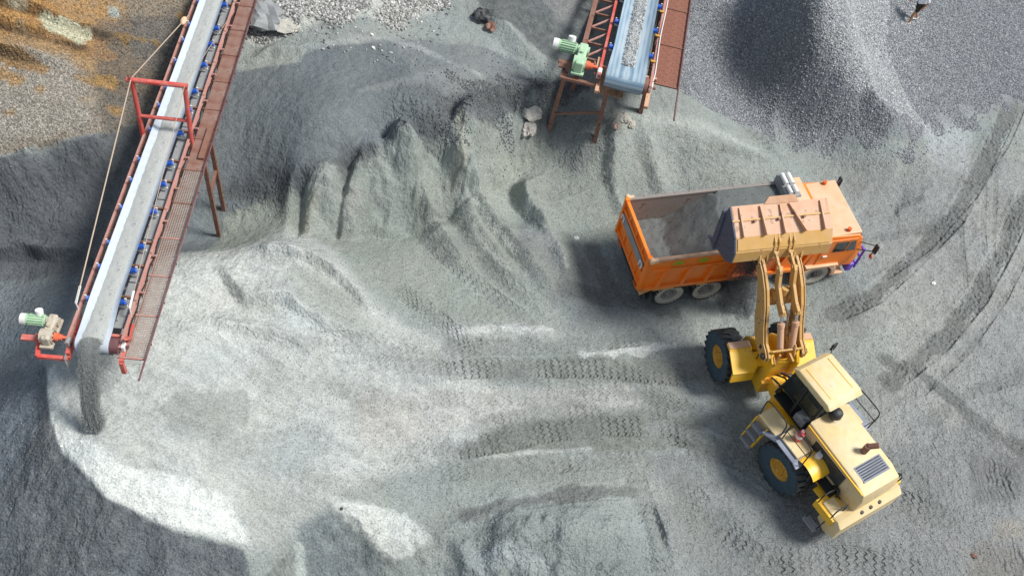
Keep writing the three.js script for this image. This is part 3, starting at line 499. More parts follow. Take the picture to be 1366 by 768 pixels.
const rb = (w, h, d, r, x = 0, y = 0, z = 0, rz = 0, ry = 0) => { const g = new RoundedBoxGeometry(w, h, d, 2, r); if (rz) g.rotateZ(rz); if (ry) g.rotateY(ry); return g.translate(x, y, z); };
function aim(g, a, b) { const d = b.clone().sub(a), L = d.length(); g.applyQuaternion(new THREE.Quaternion().setFromUnitVectors(V(0, 1, 0), d.divideScalar(L))); return g.translate((a.x + b.x) / 2, (a.y + b.y) / 2, (a.z + b.z) / 2); }
const rod = (a, b, r, n = 10, r2 = r) => aim(new THREE.CylinderGeometry(r2, r, a.distanceTo(b), n), a, b);
function bar(a, b, w, t = w, up = V(0, 1, 0)) {                  // rectangular section, w across, t along 'up'
  const d = b.clone().sub(a), L = d.length(); d.divideScalar(L); let s = V().crossVectors(up, d); if (s.lengthSq() < 1e-4) s = V().crossVectors(V(1, 0, .01), d); s.normalize(); const n = V().crossVectors(d, s);
  const g = new THREE.BoxGeometry(w, t, L); g.applyMatrix4(new THREE.Matrix4().makeBasis(s, n, d)); return g.translate((a.x + b.x) / 2, (a.y + b.y) / 2, (a.z + b.z) / 2);
}
function channel(a, b, h, w, t = .012, up = V(0, 1, 0), flip = 1) { // C-section: web plus two flanges
  const d = b.clone().sub(a).normalize(), s = V().crossVectors(up, d).normalize(), n = V().crossVectors(d, s), o = (x, y) => p => p.clone().addScaledVector(s, x).addScaledVector(n, y);
  const m = (f, ww, tt) => bar(f(a), f(b), ww, tt, up);
  return [m(o(0, 0), t, h), m(o(flip * w / 2, h / 2 - t / 2), w, t), m(o(flip * w / 2, -h / 2 + t / 2), w, t)];
}
function ibeam(a, b, h, w, t = .014, up = V(0, 1, 0)) {
  const d = b.clone().sub(a).normalize(); let s = V().crossVectors(up, d); if (s.lengthSq() < 1e-4) s = V().crossVectors(V(1, 0, 0), d); s.normalize(); const n = V().crossVectors(d, s), o = y => p => p.clone().addScaledVector(n, y);
  return [bar(a, b, t, h, n), bar(o(h / 2)(a), o(h / 2)(b), w, t, n), bar(o(-h / 2)(a), o(-h / 2)(b), w, t, n)];
}
function ext(pts, depth, x = 0, y = 0, z = 0, bevel = 0) {       // outline in x,y; thickness along z, centred
  const s = new THREE.Shape(pts.map(p => new THREE.Vector2(p[0], p[1])));
  return new THREE.ExtrudeGeometry(s, { depth: depth - 2 * bevel, bevelEnabled: bevel > 0, bevelSize: bevel, bevelThickness: bevel, bevelSegments: 2, steps: 1, curveSegments: 6 }).translate(x, y, z - depth / 2 + bevel);
}
function tube(pts, r, seg = 24, n = 7) { return new THREE.TubeGeometry(new THREE.CatmullRomCurve3(pts, false, 'catmullrom', .3), seg, r, n); }
function lathe(pts, n = 28) { return new THREE.LatheGeometry(pts.map(p => new THREE.Vector2(p[0], p[1])), n); }
// worn paint: base tone, patches of dust and chips of another tone
function coat(base, dust, chip, o = {}) {
  const S = 256, d = new Uint8Array(S * S * 4), b = new Uint8Array(S * S * 4), sd = o.seed ?? 1, r = rng(sd * 991), dustAmt = o.dust ?? .35, chipAmt = o.chips ?? .25;
  const per = (x, y, f, k) => { let s = 0, a = .5; for (let i = 0; i < k; i++) { const P = f * 2 ** i, X = x * P, Y = y * P; const n = (dx, dy) => noise((X - dx * P) + sd * 37, (Y - dy * P) + sd * 11); s += a * (n(0, 0) * (1 - x) * (1 - y) + n(1, 0) * x * (1 - y) + n(0, 1) * (1 - x) * y + n(1, 1) * x * y) * 1.3; a *= .5; } return s; };
  for (let j = 0; j < S; j++) for (let i = 0; i < S; i++) {
    const x = i / S, y = j / S, n1 = per(x, y, 3, 5), n2 = per(y, x, 9, 4), k = (j * S + i) * 4;
    const dm = clamp(dustAmt + n1 * .9 + n2 * .25, 0, 1) * (o.dustMax ?? .8), cm = sst(.62 - chipAmt, .7 - chipAmt, n2 * .8 + n1 * .5 + .12), g = 1 + (r() - .5) * .1 + n2 * .12;
    for (let c = 0; c < 3; c++) { let v = mix(base[c], dust[c], dm); v = mix(v, chip[c], cm * (o.chipMax ?? .8)); d[k + c] = LUT[clamp(Math.round(v * g * 4095), 0, 4095)]; b[k + c] = clamp(128 + n2 * 70 - cm * 40 + dm * 20, 0, 255); }
    d[k + 3] = b[k + 3] = 255;
  }
  const rep = 1 / (o.size ?? 1.6), mk = (a, s) => { const t = dtex(a, S, S, s); t.wrapS = t.wrapT = THREE.RepeatWrapping; t.repeat.set(rep, rep); return t; };
  return new THREE.MeshStandardMaterial({ map: mk(d, true), bumpMap: mk(b, false), bumpScale: o.bump ?? .003, roughness: o.rough ?? .6, metalness: o.metal ?? 0 });
}
function streaked(a, b, c) {                                      // belt worn in lengthwise stripes
  const S = 256, d = new Uint8Array(S * S * 4);
  for (let j = 0; j < S; j++) for (let i = 0; i < S; i++) { const y = j / S, n = noise(y * 11, 3 + .25 * Math.sin(i / S * 6.2832)) + .25 * noise(y * 40, 9 + .3 * Math.sin(i / S * 6.2832)), m = sst(-.5, .6, n), k = (j * S + i) * 4, e = sst(.5, .95, -n); for (let q = 0; q < 3; q++) d[k + q] = LUT[Math.round(clamp(mix(mix(a[q], b[q], m), c[q], e) * (.9 + .2 * hash2(i, j)), 0, 1) * 4095)]; d[k + 3] = 255; }
  const t = dtex(d, S, S, true); t.repeat.set(.5, .75); return new THREE.MeshStandardMaterial({ map: t, roughness: .45 });
}
const flat = (c, rough = .6, metal = 0) => { const m = new THREE.MeshStandardMaterial({ roughness: rough, metalness: metal }); m.color.setRGB(...c); return m; };
const M = {
  red: coat([.55, .06, .045], [.5, .36, .3], [.3, .1, .06], { seed: 3, dust: .22, chips: .1 }),
  redDust: coat([.42, .16, .13], [.46, .33, .28], [.22, .09, .06], { seed: 4, dust: .45, chips: .2 }),
  maroon: coat([.13, .045, .05], [.2, .13, .12], [.07, .03, .03], { seed: 5, dust: .3, chips: .2 }),
  rust: coat([.2, .085, .055], [.27, .17, .13], [.1, .045, .03], { seed: 6, dust: .3, chips: .3 }),
  rustRed: coat([.24, .085, .05], [.36, .17, .11], [.1, .035, .022], { seed: 7, dust: .35, chips: .5, size: .4, bump: .012 }),
  deckBrown: coat([.2, .09, .065], [.3, .21, .17], [.1, .055, .045], { seed: 8, dust: .35, chips: .15, size: 1.1, bump: .006 }),
  deckTan: coat([.3, .2, .16], [.4, .34, .29], [.2, .12, .09], { seed: 9, dust: .5, chips: .2, size: 1.1 }),
  deckPale: coat([.36, .3, .26], [.4, .39, .36], [.26, .18, .14], { seed: 10, dust: .7, chips: .12, dustMax: .95 }),
  belt: coat([.44, .49, .55], [.48, .51, .54], [.36, .37, .37], { seed: 11, dust: .4, chips: .15, rough: .85 }),
  beltBlue: streaked([.16, .25, .33], [.36, .43, .48], [.08, .13, .18]),
  blue: coat([.02, .11, .55], [.1, .2, .5], [.02, .06, .25], { seed: 13, dust: .12, chips: .08, rough: .45 }),
  whitePlastic: coat([.72, .72, .7], [.55, .53, .48], [.4, .35, .3], { seed: 14, dust: .3, chips: .12 }),
  green: coat([.3, .5, .3], [.55, .62, .48], [.14, .26, .13], { seed: 15, dust: .4, chips: .25, size: .6 }),
  beige: coat([.42, .36, .27], [.55, .5, .42], [.16, .12, .08], { seed: 16, dust: .4, chips: .3, size: .6 }),
  orangeRed: coat([.75, .13, .05], [.6, .3, .2], [.4, .08, .04], { seed: 17, dust: .15, chips: .1, size: .6 }),
  grey: coat([.22, .23, .24], [.34, .34, .33], [.1, .1, .1], { seed: 18, dust: .35, chips: .2 }),
  dark: coat([.025, .026, .028], [.12, .12, .115], [.05, .04, .035], { seed: 19, dust: .12, chips: .1 }),
  black: flat([.012, .012, .013], .55), rope: coat([.4, .3, .22], [.45, .38, .3], [.25, .18, .12], { seed: 20 }),
  orange: coat([.9, .2, .006], [.66, .3, .11], [.42, .13, .03], { seed: 21, dust: .14, chips: .18, chipMax: .5, rough: .42, size: 2.4 }),
  orangeTop: coat([.68, .36, .17], [.7, .5, .35], [.48, .24, .1], { seed: 22, dust: .65, chips: .18, chipMax: .5, rough: .5, size: 2.4 }),
  bedWall: coat([.2, .17, .15], [.27, .25, .23], [.12, .09, .07], { seed: 23, dust: .4, chips: .3 }),
  yellow: coat([.84, .46, .012], [.66, .46, .18], [.3, .16, .04], { seed: 24, dust: .14, chips: .2, chipMax: .55, rough: .42, size: 1.8 }),
  yellowTop: coat([.66, .47, .2], [.6, .51, .36], [.36, .24, .1], { seed: 25, dust: .5, chips: .2, chipMax: .45, rough: .5, size: 1.7 }),
  boom: coat([.5, .28, .07], [.52, .34, .18], [.16, .08, .03], { seed: 26, dust: .4, chips: .3, size: 1.2 }),
  bucket: coat([.52, .27, .14], [.6, .41, .3], [.24, .12, .06], { seed: 27, dust: .45, chips: .3, chipMax: .6, size: 2.1, bump: .008 }),
  bucketHeel: coat([.55, .3, .07], [.56, .38, .2], [.24, .12, .04], { seed: 28, dust: .4, chips: .32, chipMax: .7, size: 1.9, bump: .008 }),
  steelBlue: coat([.05, .06, .095], [.12, .13, .17], [.02, .022, .03], { seed: 29, dust: .3, chips: .35, size: .5, bump: .012, rough: .7 }),
  tyre: coat([.03, .03, .03], [.14, .135, .13], [.03, .03, .03], { seed: 30, dust: .3, chips: .1, rough: .95, size: .8, bump: .006 }),
  tyreSide: coat([.03, .055, .075], [.07, .11, .135], [.015, .02, .026], { seed: 31, dust: .25, chips: .1, rough: .9, size: .8 }),
  tyreMud: coat([.34, .31, .26], [.55, .5, .42], [.1, .09, .08], { seed: 32, dust: .5, chips: .25, rough: .95, size: .7 }),
  rimYellow: coat([.6, .3, .02], [.45, .3, .1], [.25, .12, .02], { seed: 33, dust: .2, chips: .15, size: .6 }),
  rimGrey: coat([.24, .22, .2], [.36, .33, .28], [.1, .08, .06], { seed: 34, dust: .4, chips: .25, size: .5 }),
  violet: coat([.13, .06, .5], [.3, .25, .5], [.5, .48, .6], { seed: 35, dust: .15, chips: .2, size: .5, rough: .4 }),
  chrome: flat([.6, .61, .63], .25, .9), fenderBlue: coat([.16, .18, .24], [.3, .32, .36], [.08, .09, .12], { seed: 36, dust: .35, chips: .2 }),
  glass: new THREE.MeshPhysicalMaterial({ color: 0x9fb4b0, transmission: 1, thickness: 0, roughness: .05, metalness: 0 }),
  darkGlass: new THREE.MeshPhysicalMaterial({ color: 0x0b0f12, roughness: .08, clearcoat: 1, clearcoatRoughness: .05 }),
  sand: coat([.34, .348, .33], [.4, .405, .39], [.22, .225, .22], { seed: 37, dust: .4, chips: .3, rough: .98, size: .8, bump: .012 }),
  darkSand: coat([.11, .118, .124], [.17, .178, .182], [.06, .065, .07], { seed: 38, dust: .35, chips: .35, rough: .98, size: .7, bump: .02 }),
  stone: coat([.4, .38, .33], [.5, .48, .42], [.2, .19, .17], { seed: 39, dust: .4, chips: .35, rough: .95, size: .8, bump: .03 }),
  lamp: flat([.7, .12, .02], .3), seatCloth: flat([.03, .1, .06], .8), floorMat: flat([.05, .05, .05], .9),
};
M.lens = flat([.5, .5, .5], .15);

// ------------------------------------------------------------------ conveyors
// local frame: x runs from the head pulley back down the belt, y is square to the belt, z is across it (positive = walkway side)
function conveyorFrame(head, tail) {
  const x = tail.clone().sub(head).normalize(), z = V().crossVectors(x, V(0, 1, 0)).normalize(), y = V().crossVectors(z, x).normalize();
  const m = new THREE.Matrix4().makeBasis(x, y, z); return new THREE.Quaternion().setFromRotationMatrix(m);
}
function beltSurface(W, trough, x0, x1, pulleyR, t) {            // troughed carrying strand that flattens at the head and wraps the pulley
  const st = [], R = pulleyR + t;
  for (let a = 200; a >= 0; a -= 12) { const r = a * Math.PI / 180; st.push([-R * Math.sin(r), R * Math.cos(r) - R, 0]); }
  for (let x = x0; x <= x1 + 1e-6; x += .25) st.push([x, 0, sst(0, 1.4, x)]);
  const q = [-1, -.86, -.7, -.5, -.3, 0, .3, .5, .7, .86, 1], P = [], I = [];
  for (const [x, y, k] of st) for (const s of q) { const e = Math.max(0, Math.abs(s) - .36) / .64; P.push(x, y + e * e * trough * k, s * W / 2 * (1 - .07 * k * e)); }
  const n = q.length; for (let i = 0; i + 1 < st.length; i++) for (let j = 0; j + 1 < n; j++) { const a = i * n + j; I.push(a, a + 1, a + n, a + 1, a + n + 1, a + n); }
  const g = new THREE.BufferGeometry(); g.setAttribute('position', new THREE.Float32BufferAttribute(P, 3)); g.setIndex(I); g.computeVertexNormals(); return g;
}
function loadSheet(w0, x0, x1, hgt, seed, wide = 0) {            // heaped layer of material riding on the belt
  const P = [], I = [], n = 12, steps = Math.round((x1 - x0) / .07);
  for (let i = 0; i <= steps; i++) { const x = mix(x0, x1, i / steps), end = sst(0, .12, x - x0); for (let j = 0; j <= n; j++) { const s = j / n * 2 - 1, w = w0 / 2 * (1 + .1 * noise(x * 2.2 + seed, s * .2) + .05 * noise(x * 9, seed)); P.push(x, -.012 + wide + hgt * end * (1 - s * s) * (1 + .35 * noise(x * 4, s * 2 + seed)) + .012 * noise(x * 19, s * 12 + seed), s * w); } }
  for (let i = 0; i < steps; i++) for (let j = 0; j < n; j++) { const a = i * (n + 1) + j; I.push(a, a + 1, a + n + 1, a + 1, a + n + 2, a + n + 1); }
  const g = new THREE.BufferGeometry(); g.setAttribute('position', new THREE.Float32BufferAttribute(P, 3)); g.setIndex(I); g.computeVertexNormals(); return g;
}
function motorUnit(root, x, y, z, sz, k, off, gearMat) {          // motor set back behind a tall gearbox whose output coupling drives the pulley; sz = side they stick out to
  const mz = z + sz * (1.12 * k), gz = z + sz * (.62 * k), mx = x + off, gx = x + off * .45, gl = off + .5 * k;
  const motor = part('motor', [rod(V(mx, y, mz - sz * .3 * k), V(mx, y, mz + sz * .28 * k), .17 * k, 18), rod(V(mx, y, mz + sz * .28 * k), V(mx, y, mz + sz * .42 * k), .185 * k, 18), rod(V(mx, y, mz - sz * .3 * k), V(mx, y, mz - sz * .44 * k), .11 * k, 14)], M.green, root);
  for (let i = 0; i < 16; i++) { const a = i / 16 * 6.2832; part('cooling_fin', bx(.012 * k, .05 * k, .5 * k, 0, .185 * k, 0).rotateZ(a).translate(mx, y, mz), M.green, motor); }
  part('fan_cover', rod(V(mx, y, mz + sz * .34 * k), V(mx, y, mz + sz * .52 * k), .195 * k, 18), M.whitePlastic, motor);
  part('terminal_box', [rod(V(mx + .14 * k, y + .1 * k, mz - sz * .06 * k), V(mx + .2 * k, y + .3 * k, mz - sz * .06 * k), .13 * k, 14)], M.whitePlastic, motor);
  const gear = part('gearbox', [rb(gl, .42 * k, .3 * k, .06, gx, y - .05 * k, gz), rod(V(x, y - .05 * k, gz - .22 * k), V(x, y - .05 * k, gz + .2 * k), .24 * k, 18), rod(V(mx, y, gz - .18 * k), V(mx, y, gz + .22 * k), .15 * k, 16), bx(gl + .1, .06, .42 * k, gx, y - .27 * k, gz), rod(V(gx, y + .12 * k, gz), V(gx, y + .24 * k, gz), .06 * k)], gearMat, root);
  for (let i = 0; i < 8; i++) { const a = i / 8 * 6.2832, bx0 = x + .18 * k * Math.cos(a), by = y - .05 * k + .18 * k * Math.sin(a); part('bolt', rod(V(bx0, by, gz - .25 * k), V(bx0, by, gz + .23 * k), .018, 6), M.dark, gear); }
  part('input_coupling', rod(V(mx, y, gz + sz * .2 * k), V(mx, y, mz - sz * .44 * k), .09 * k, 12), M.orangeRed, root);
  part('coupling', [rod(V(x, y - .04, gz - sz * .2 * k), V(x, y - .04, gz - sz * .34 * k), .14 * k, 16), rod(V(x, y - .04, gz - sz * .34 * k), V(x, y - .04, gz - sz * .46 * k), .1 * k, 14), rod(V(x, y - .04, gz - sz * .46 * k), V(x, y - .04, z), .05 * k, 10)], M.orangeRed, root);
}
function idler(root, x, W, trough, mat, post, rr = .057) {
  const g = [bar(V(x, -.16, -W / 2 - .1), V(x, -.16, W / 2 + .1), .05, .05)];
  for (const s of [-1, 1]) g.push(bar(V(x, -.16, s * (W / 2 + .06)), V(x, trough + .0, s * (W / 2 + .09)), .03, .05), bar(V(x, -.16, s * W * .2), V(x, -.09, s * W * .2), .03, .04));
  const p = part('idler', g, M.whitePlastic, root);
  part('roller', rod(V(x, -.085, -W * .18), V(x, -.085, W * .18), .054, 12), mat, p);
  for (const s of [-1, 1]) part('roller', rod(V(x, -.09, s * W * .21), V(x, trough * .9 - .085 - (rr - .057), s * (W * .47 + post)), rr, 12), mat, p);
}
// ---- first conveyor: long belt that feeds the pale stockpile
const C1 = { head: gp(123, 452, 5.5), far: gp(284, 0, 4.5) };
{
  const dir = C1.far.clone().sub(C1.head), L = dir.length() + 3.2; C1.L = L;
  const q = conveyorFrame(C1.head, C1.far); C1.q = q;
  const root = thing('belt_conveyor', 'long conveyor with white belt, red portal mast and blue rollers over pale sand', 'conveyor', C1.head, q);
  const inv = q.clone().invert(), loc = p => p.clone().sub(C1.head).applyQuaternion(inv), W = .8, side = W / 2 + .2;
  C1.side = side;
  part('belt', beltSurface(W, .15, 0, L, .2, .012), M.belt, root);
  part('return_belt', [bx(L, .012, W * .95, L / 2, -.62, 0)], M.grey, root);
  part('head_pulley', [rod(V(0, -.212, -W / 2 - .03), V(0, -.212, W / 2 + .2), .2, 26), rod(V(0, -.212, -W / 2 - .3), V(0, -.212, W / 2 + .42), .045)], M.maroon, root);
  for (const s of [-1, 1]) {
    part('stringer', [...channel(V(-.1, -.2, s * side), V(L, -.2, s * side), .14, .07, .012, V(0, 1, 0), -s)], M.redDust, root);
    part('lower_chord', [bar(V(.6, -.85, s * side), V(L, -.85, s * side), .07, .07)], M.redDust, root);
    const web = []; for (let x = .9; x < L - .6; x += 1.05) web.push(bar(V(x, -.82, s * side), V(x, -.26, s * side), .05, .05, V(1, 0, 0)), bar(V(x, -.82, s * side), V(x + 1.0, -.28, s * side), .04, .04));
    web.forEach(g => part('truss_web', g, M.redDust, root));
  }
  for (let x = 1.2, k = 0; x < L; x += 1.05, k++) { const xx = x + (k % 3 === 2 ? -.22 : 0); idler(root, xx, W, .15, M.blue, .1, .075); part('cross_member', bar(V(xx + .35, -.24, -side), V(xx + .35, -.24, side), .06, .05), M.rust, root); part('cross_member', bar(V(xx + .35, -.85, -side), V(xx + .35, -.85, side), .05, .05), M.rust, root); }
  // inner tray under the belt edge
  for (let x = .6; x < L - .1; x += 1.5) part('deck_plate', bx(1.46, .006, .3, x + .73, -.3, side - .17), M.grey, root);
  // walkway
  const w0 = side + .14, w1 = side + .68, N = Math.floor((L - .2) / 1.32);
  for (let i = 0; i < N; i++) {
    const x0 = -.25 + i * 1.32, mat = i < 5 ? M.deckTan : M.deckBrown;
    const grate = []; if (i < 5) { for (let k = 0; k <= 9; k++) grate.push(bx(1.3, .02, .016, x0 + .66, -.33, mix(w0, w1, k / 9))); for (let k = 0; k <= 24; k++) grate.push(bx(.016, .014, w1 - w0, x0 + .02 + k * 1.28 / 24, -.33, (w0 + w1) / 2)); }
    const p = part('walkway_panel', i < 5 ? grate : bx(1.3, .012, w1 - w0, x0 + .66, -.33, (w0 + w1) / 2), mat, root);
    part('cross_bar', bar(V(x0, -.325, side - .02), V(x0, -.325, w1), .04, .05), i < 4 ? M.redDust : M.rust, p);
  }
  part('edge_rail', [rod(V(-.95, -.2, w1 + .02), V(L, -.2, w1 + .02), .024, 8)], M.maroon, root);
  for (let x = .2; x < L; x += 1.32) part('rail_post', rod(V(x, -.34, w1 + .02), V(x, -.2, w1 + .02), .016, 6), M.maroon, root);
  const inner = []; for (let x = 0; x < L - 1; x += .9) inner.push(tube([V(x, -.22, side + .1), V(x + .3, -.25 - .03 * noise(x, 3), side + .12 + .02 * noise(x * 3, 1)), V(x + .6, -.24, side + .09), V(x + .92, -.22, side + .1)], .018, 8, 6)); part('power_cable', inner, M.black, root);
  for (let x = 1.7, k = 0; x < L; x += 1.25, k++) part('rail_bracket', bar(V(x, -.2, side), V(x - .04, -.14, side + .2), .06, .04), M.redDust, root);
  // head frame and drive on the far-left side (negative z)
  part('bearing', [rb(.2, .2, .1, .03, 0, -.212, side + .1)], M.whitePlastic, root); part('bearing', [rb(.2, .2, .1, .03, 0, -.212, -side - .02)], M.grey, root);
  part('head_frame', [bar(V(-.35, -.38, side + .1), V(.75, -.3, side + .1), .1, .1), bar(V(-.35, -.38, side + .1), V(-.32, -.85, side + .1), .1, .1), bar(V(.35, -.3, -side), V(.35, -.3, side + .2), .08, .08), bar(V(.35, -.3, side + .16), V(.0, .12, side + .2), .08, .08), bar(V(-.25, -.38, -side), V(.75, -.3, -side), .1, .1)], M.red, root);
  motorUnit(root, .08, -.12, -side - .06, -1, .74, .42, M.beige);
  part('drive_bracket', [bar(V(.3, -.5, -side), V(.3, -.5, -side - .95), .1, .08), bar(V(-.3, -.5, -side), V(-.3, -.5, -side - .72), .1, .08), bar(V(-.3, -.5, -side - .72), V(.15, -.36, -side - .78), .1, .08), bar(V(.12, -.36, -side - .6), V(.12, -.36, -side - 1.2), .16, .05), bar(V(-.3, -.5, -side), V(.35, -.5, -side), .1, .1)], M.red, root);
  part('skirt_plate', bx(.2, .45, .02, -.3, -.6, -side - .04), M.grey, root);
  // portal mast and its stay ropes
  const tl = loc(gp(172, 107, 6.65)), tr = loc(gp(240, 117, 6.65)), px = (tl.x + tr.x) / 2, ph = 1.75, fx = px - .1;
  const A = V(px, ph, -side - .12), B = V(px, ph, side + .12), a0 = V(fx, -.85, -side - .08), b0 = V(fx, -.85, side + .08);
  const mast = part('portal_mast', [rod(A.clone().setZ(-side - .26), B.clone().setZ(side + .2), .075, 14)], M.red, root);
  part('mast_post', rod(a0, A, .07, 14), M.red, mast); part('mast_post', rod(b0, B, .07, 14), M.red, mast);
  part('cross_tube', rod(a0.clone().lerp(A, .52), b0.clone().lerp(B, .52), .055, 12), M.red, mast);
  part('rope_eye', [new THREE.TorusGeometry(.06, .018, 8, 14).translate(px, ph + .1, -side - .14)], M.rust, mast);
  for (const s of [-1, 1]) {
    const top = V(px, ph + .05, s * (side + .13)), r = s < 0 ? .02 : .01;
    part('stay_rope', [rod(top, V(.95, .1, s * (side + .05)), r, 6)], M.rope, root);
    part('stay_rope', [rod(top, V(px + 5.6, -.1, s * (side + .03)), r, 6)], M.rope, root);
    part('turnbuckle', [bar(V(.95, .1, s * (side + .05)).lerp(top, .0), V(.95, .1, s * (side + .05)).lerp(top, .07), .05, .03), rod(V(.95, -.25, s * (side + .03)), V(.95, .1, s * (side + .05)), .02, 6)], M.whitePlastic, root);
  }
  const snag = V(px, ph + .05, -side - .13).lerp(V(px + 5.6, -.1, -side - .03), .9); part('rag', new THREE.IcosahedronGeometry(.13, 1).scale(1.6, .7, .8).translate(snag.x, snag.y, snag.z), M.orangeTop, root);
  // trestle legs, two bents, standing on the ground
  const toW = p => p.clone().applyQuaternion(q).add(C1.head);
  for (const [lx, s0, s1, mat] of [[px - .55, 1, 1, M.rust], [px + .35, 1, 1, M.rust], [px - .55, -1, -1, M.rust], [px + .35, -1, -1, M.rust], [L - 1.2, 1, 1, M.rust], [L - 1.2, -1, -1, M.rust], [px - 3.6, -1, -1, M.rust]]) {
    if (lx < 3) continue; const t = toW(V(lx, -.3, s0 > 0 ? side + .5 : -side)), f = t.clone(), lat = V(0, 0, 1).applyQuaternion(q).multiplyScalar(s1 > 0 ? .06 : -.2); f.add(lat); f.y = hAt(f.x, f.z) - .12; part('leg', bar(loc(f), loc(t), .12, .12, V(1, 0, 0)), mat, root);
  }
  const lt = x => V(x, -.3, side + .5); part('trestle_beam', [bar(lt(px - .75), lt(px + .6), .16, .14)], M.rust, root);
  const k0 = toW(V(px - .55, -.3, side + .53)), k1 = toW(V(px + .35, -.3, side + .53)); for (const k of [k0, k1]) k.y = mix(k.y, hAt(k.x, k.z), .45); part('brace', bar(loc(k0), loc(k1), .08, .08), M.rust, root);
  const load = part('sand_layer', loadSheet(W * .72, -.12, L, .05, 1, .008), M.sand, scene); load.position.copy(C1.head); load.quaternion.copy(q); load.userData = { label: 'thin layer of pale sand riding along the white belt', category: 'sand', kind: 'stuff' };
}
// ---- second conveyor: wide blue belt ending above the pit
const C2 = { head: gp(836, 98, 4.5), far: gp(856, 0, 4.0) };
{
  const dir = C2.far.clone().sub(C2.head), L = dir.length() + 3.5, q = conveyorFrame(C2.head, C2.far), inv = q.clone().invert(), loc = p => p.clone().sub(C2.head).applyQuaternion(inv), toW = p => p.clone().applyQuaternion(q).add(C2.head), W = 1.32, side = W / 2 + .18;
  const root = thing('belt_conveyor', 'wide blue belt conveyor with rusty frame and green motor above the pit', 'conveyor', C2.head, q);
  part('belt', beltSurface(W, .13, 0, L, .3, .014), M.beltBlue, root);
  part('return_belt', bx(L, .014, W * .95, L / 2, -.72, 0), M.beltBlue, root);
  part('head_pulley', [rod(V(0, -.314, -W / 2 - .03), V(0, -.314, W / 2 + .14), .29, 30), rod(V(0, -.314, -W / 2 - .4), V(0, -.314, W / 2 + .42), .055)], M.rust, root);
  for (const s of [-1, 1]) {
    part('stringer', channel(V(-.2, -.22, s * side), V(L, -.22, s * side), .16, .09, .014, V(0, 1, 0), -s), s > 0 ? M.redDust : M.red, root);
    part('lower_chord', bar(V(.7, -1.0, s * side), V(L, -1.0, s * side), .09, .09), M.rust, root);
    for (let x = 1; x < L - .5; x += 1.2) { part('truss_web', bar(V(x, -.97, s * side), V(x, -.28, s * side), .06, .06, V(1, 0, 0)), M.rust, root); part('truss_web', bar(V(x, -.97, s * side), V(x + 1.15, -.3, s * side), .05, .05), M.rust, root); }
  }
  for (let x = 1.35; x < L; x += 1.6) { idler(root, x, W, .13, M.blue, .16, .085); part('cross_member', bar(V(x + .5, -.3, -side), V(x + .5, -.3, side), .08, .06), M.rust, root); part('idler_shim', bx(.1, .03, .16, x - .14, -.1, side - .02), M.rimYellow, root); }
  // outer truss on the motor side
  const o = -side - .78; part('outer_chord', [bar(V(.75, -.3, o), V(L, -.3, o), .17, .15)], M.rust, root);
  for (let x = .8; x < L; x += .95) { part('cross_member', bar(V(x, -.34, o), V(x, -.34, -side), .07, .07), M.rust, root); part('truss_web', bar(V(x, -.3, o + .1), V(x + .8, -.3, -side - .05), .05, .05), M.redDust, root); }
  part('lower_chord', bar(V(.8, -1.1, o), V(L, -1.1, o), .1, .1), M.rust, root);
  for (let x = 1.2; x < L; x += 1.9) part('truss_web', bar(V(x, -1.1, o), V(x, -.3, o), .07, .07, V(1, 0, 0)), M.rust, root);
  // walkway of rusty plates
  const w0 = side + .1, w1 = side + .98;
  for (let x = .3; x < L; x += 2.4) { const p = part('walkway_panel', bx(2.38, .014, w1 - w0, x + 1.2, -.36, (w0 + w1) / 2), M.rustRed, root); part('cross_bar', bar(V(x + .02, -.345, w0), V(x + .02, -.345, w1), .05, .05), M.rust, p); }
  part('edge_rail', rod(V(-1.5, -.3, w1 + .02), V(L, -.3, w1 + .02), .03, 8), M.maroon, root);
  for (let x = .4; x < L; x += 1.3) part('rail_post', rod(V(x, -.4, w1 + .02), V(x, -.3, w1 + .02), .02, 6), M.maroon, root);
  part('power_cable', tube([V(L, -.1, side + .1), V(L * .6, -.14, side + .13), V(L * .35, -.1, side + .08), V(.6, -.12, side + .12), V(.2, -.2, side + .1)], .022, 40, 6), M.whitePlastic, root);
  part('bearing', rb(.3, .26, .14, .04, .02, -.3, side + .06), M.whitePlastic, root); part('bearing', rb(.3, .3, .16, .05, .06, -.28, -side - .05), M.whitePlastic, root);
  part('head_frame', [bar(V(-.75, -.62, side + .05), V(.7, -.42, side + .05), .14, .12), bar(V(.45, -.28, -side), V(.45, -.28, side + .22), .1, .1), bar(V(-.55, -.62, -side), V(.7, -.42, -side), .12, .12), bar(V(.25, -.25, -side - .1), V(.9, -.25, -side - .1), .2, .04)], M.bucket, root);
  motorUnit(root, .15, -.1, -side - .14, -1, 1.02, .72, M.green);
  part('drive_bracket', [bar(V(-.2, -.62, -side), V(-.2, -.62, -side - 1.3), .14, .1), bar(V(.5, -.5, -side - .4), V(.5, -.5, -side - 1.5), .14, .1), bar(V(-.2, -.62, -side - 1.25), V(.5, -.5, -side - 1.25), .12, .1), bar(V(.25, -.42, -side - .6), V(.25, -.42, -side - 1.45), .34, .06), rod(V(-.45, -.7, -side + .1), V(.4, -.1, -side - .3), .035, 8)], M.rust, root);
  for (const [x, z, sp] of [[-.05, -side - 1.15, -.15], [-.15, -side + .35, .05], [1.35, -side - .7, -.15], [1.35, side, .1], [L - .8, -side, -.2], [L - .8, side, .2]]) {
    const t = toW(V(x, -.5, z)), f = t.clone().addScaledVector(V(0, 0, 1).applyQuaternion(q), sp); f.y = hAt(f.x, f.z) - .15; part('leg', ibeam(loc(f), loc(t), .16, .15, .018, V(1, 0, 0)), M.rust, root);
  }
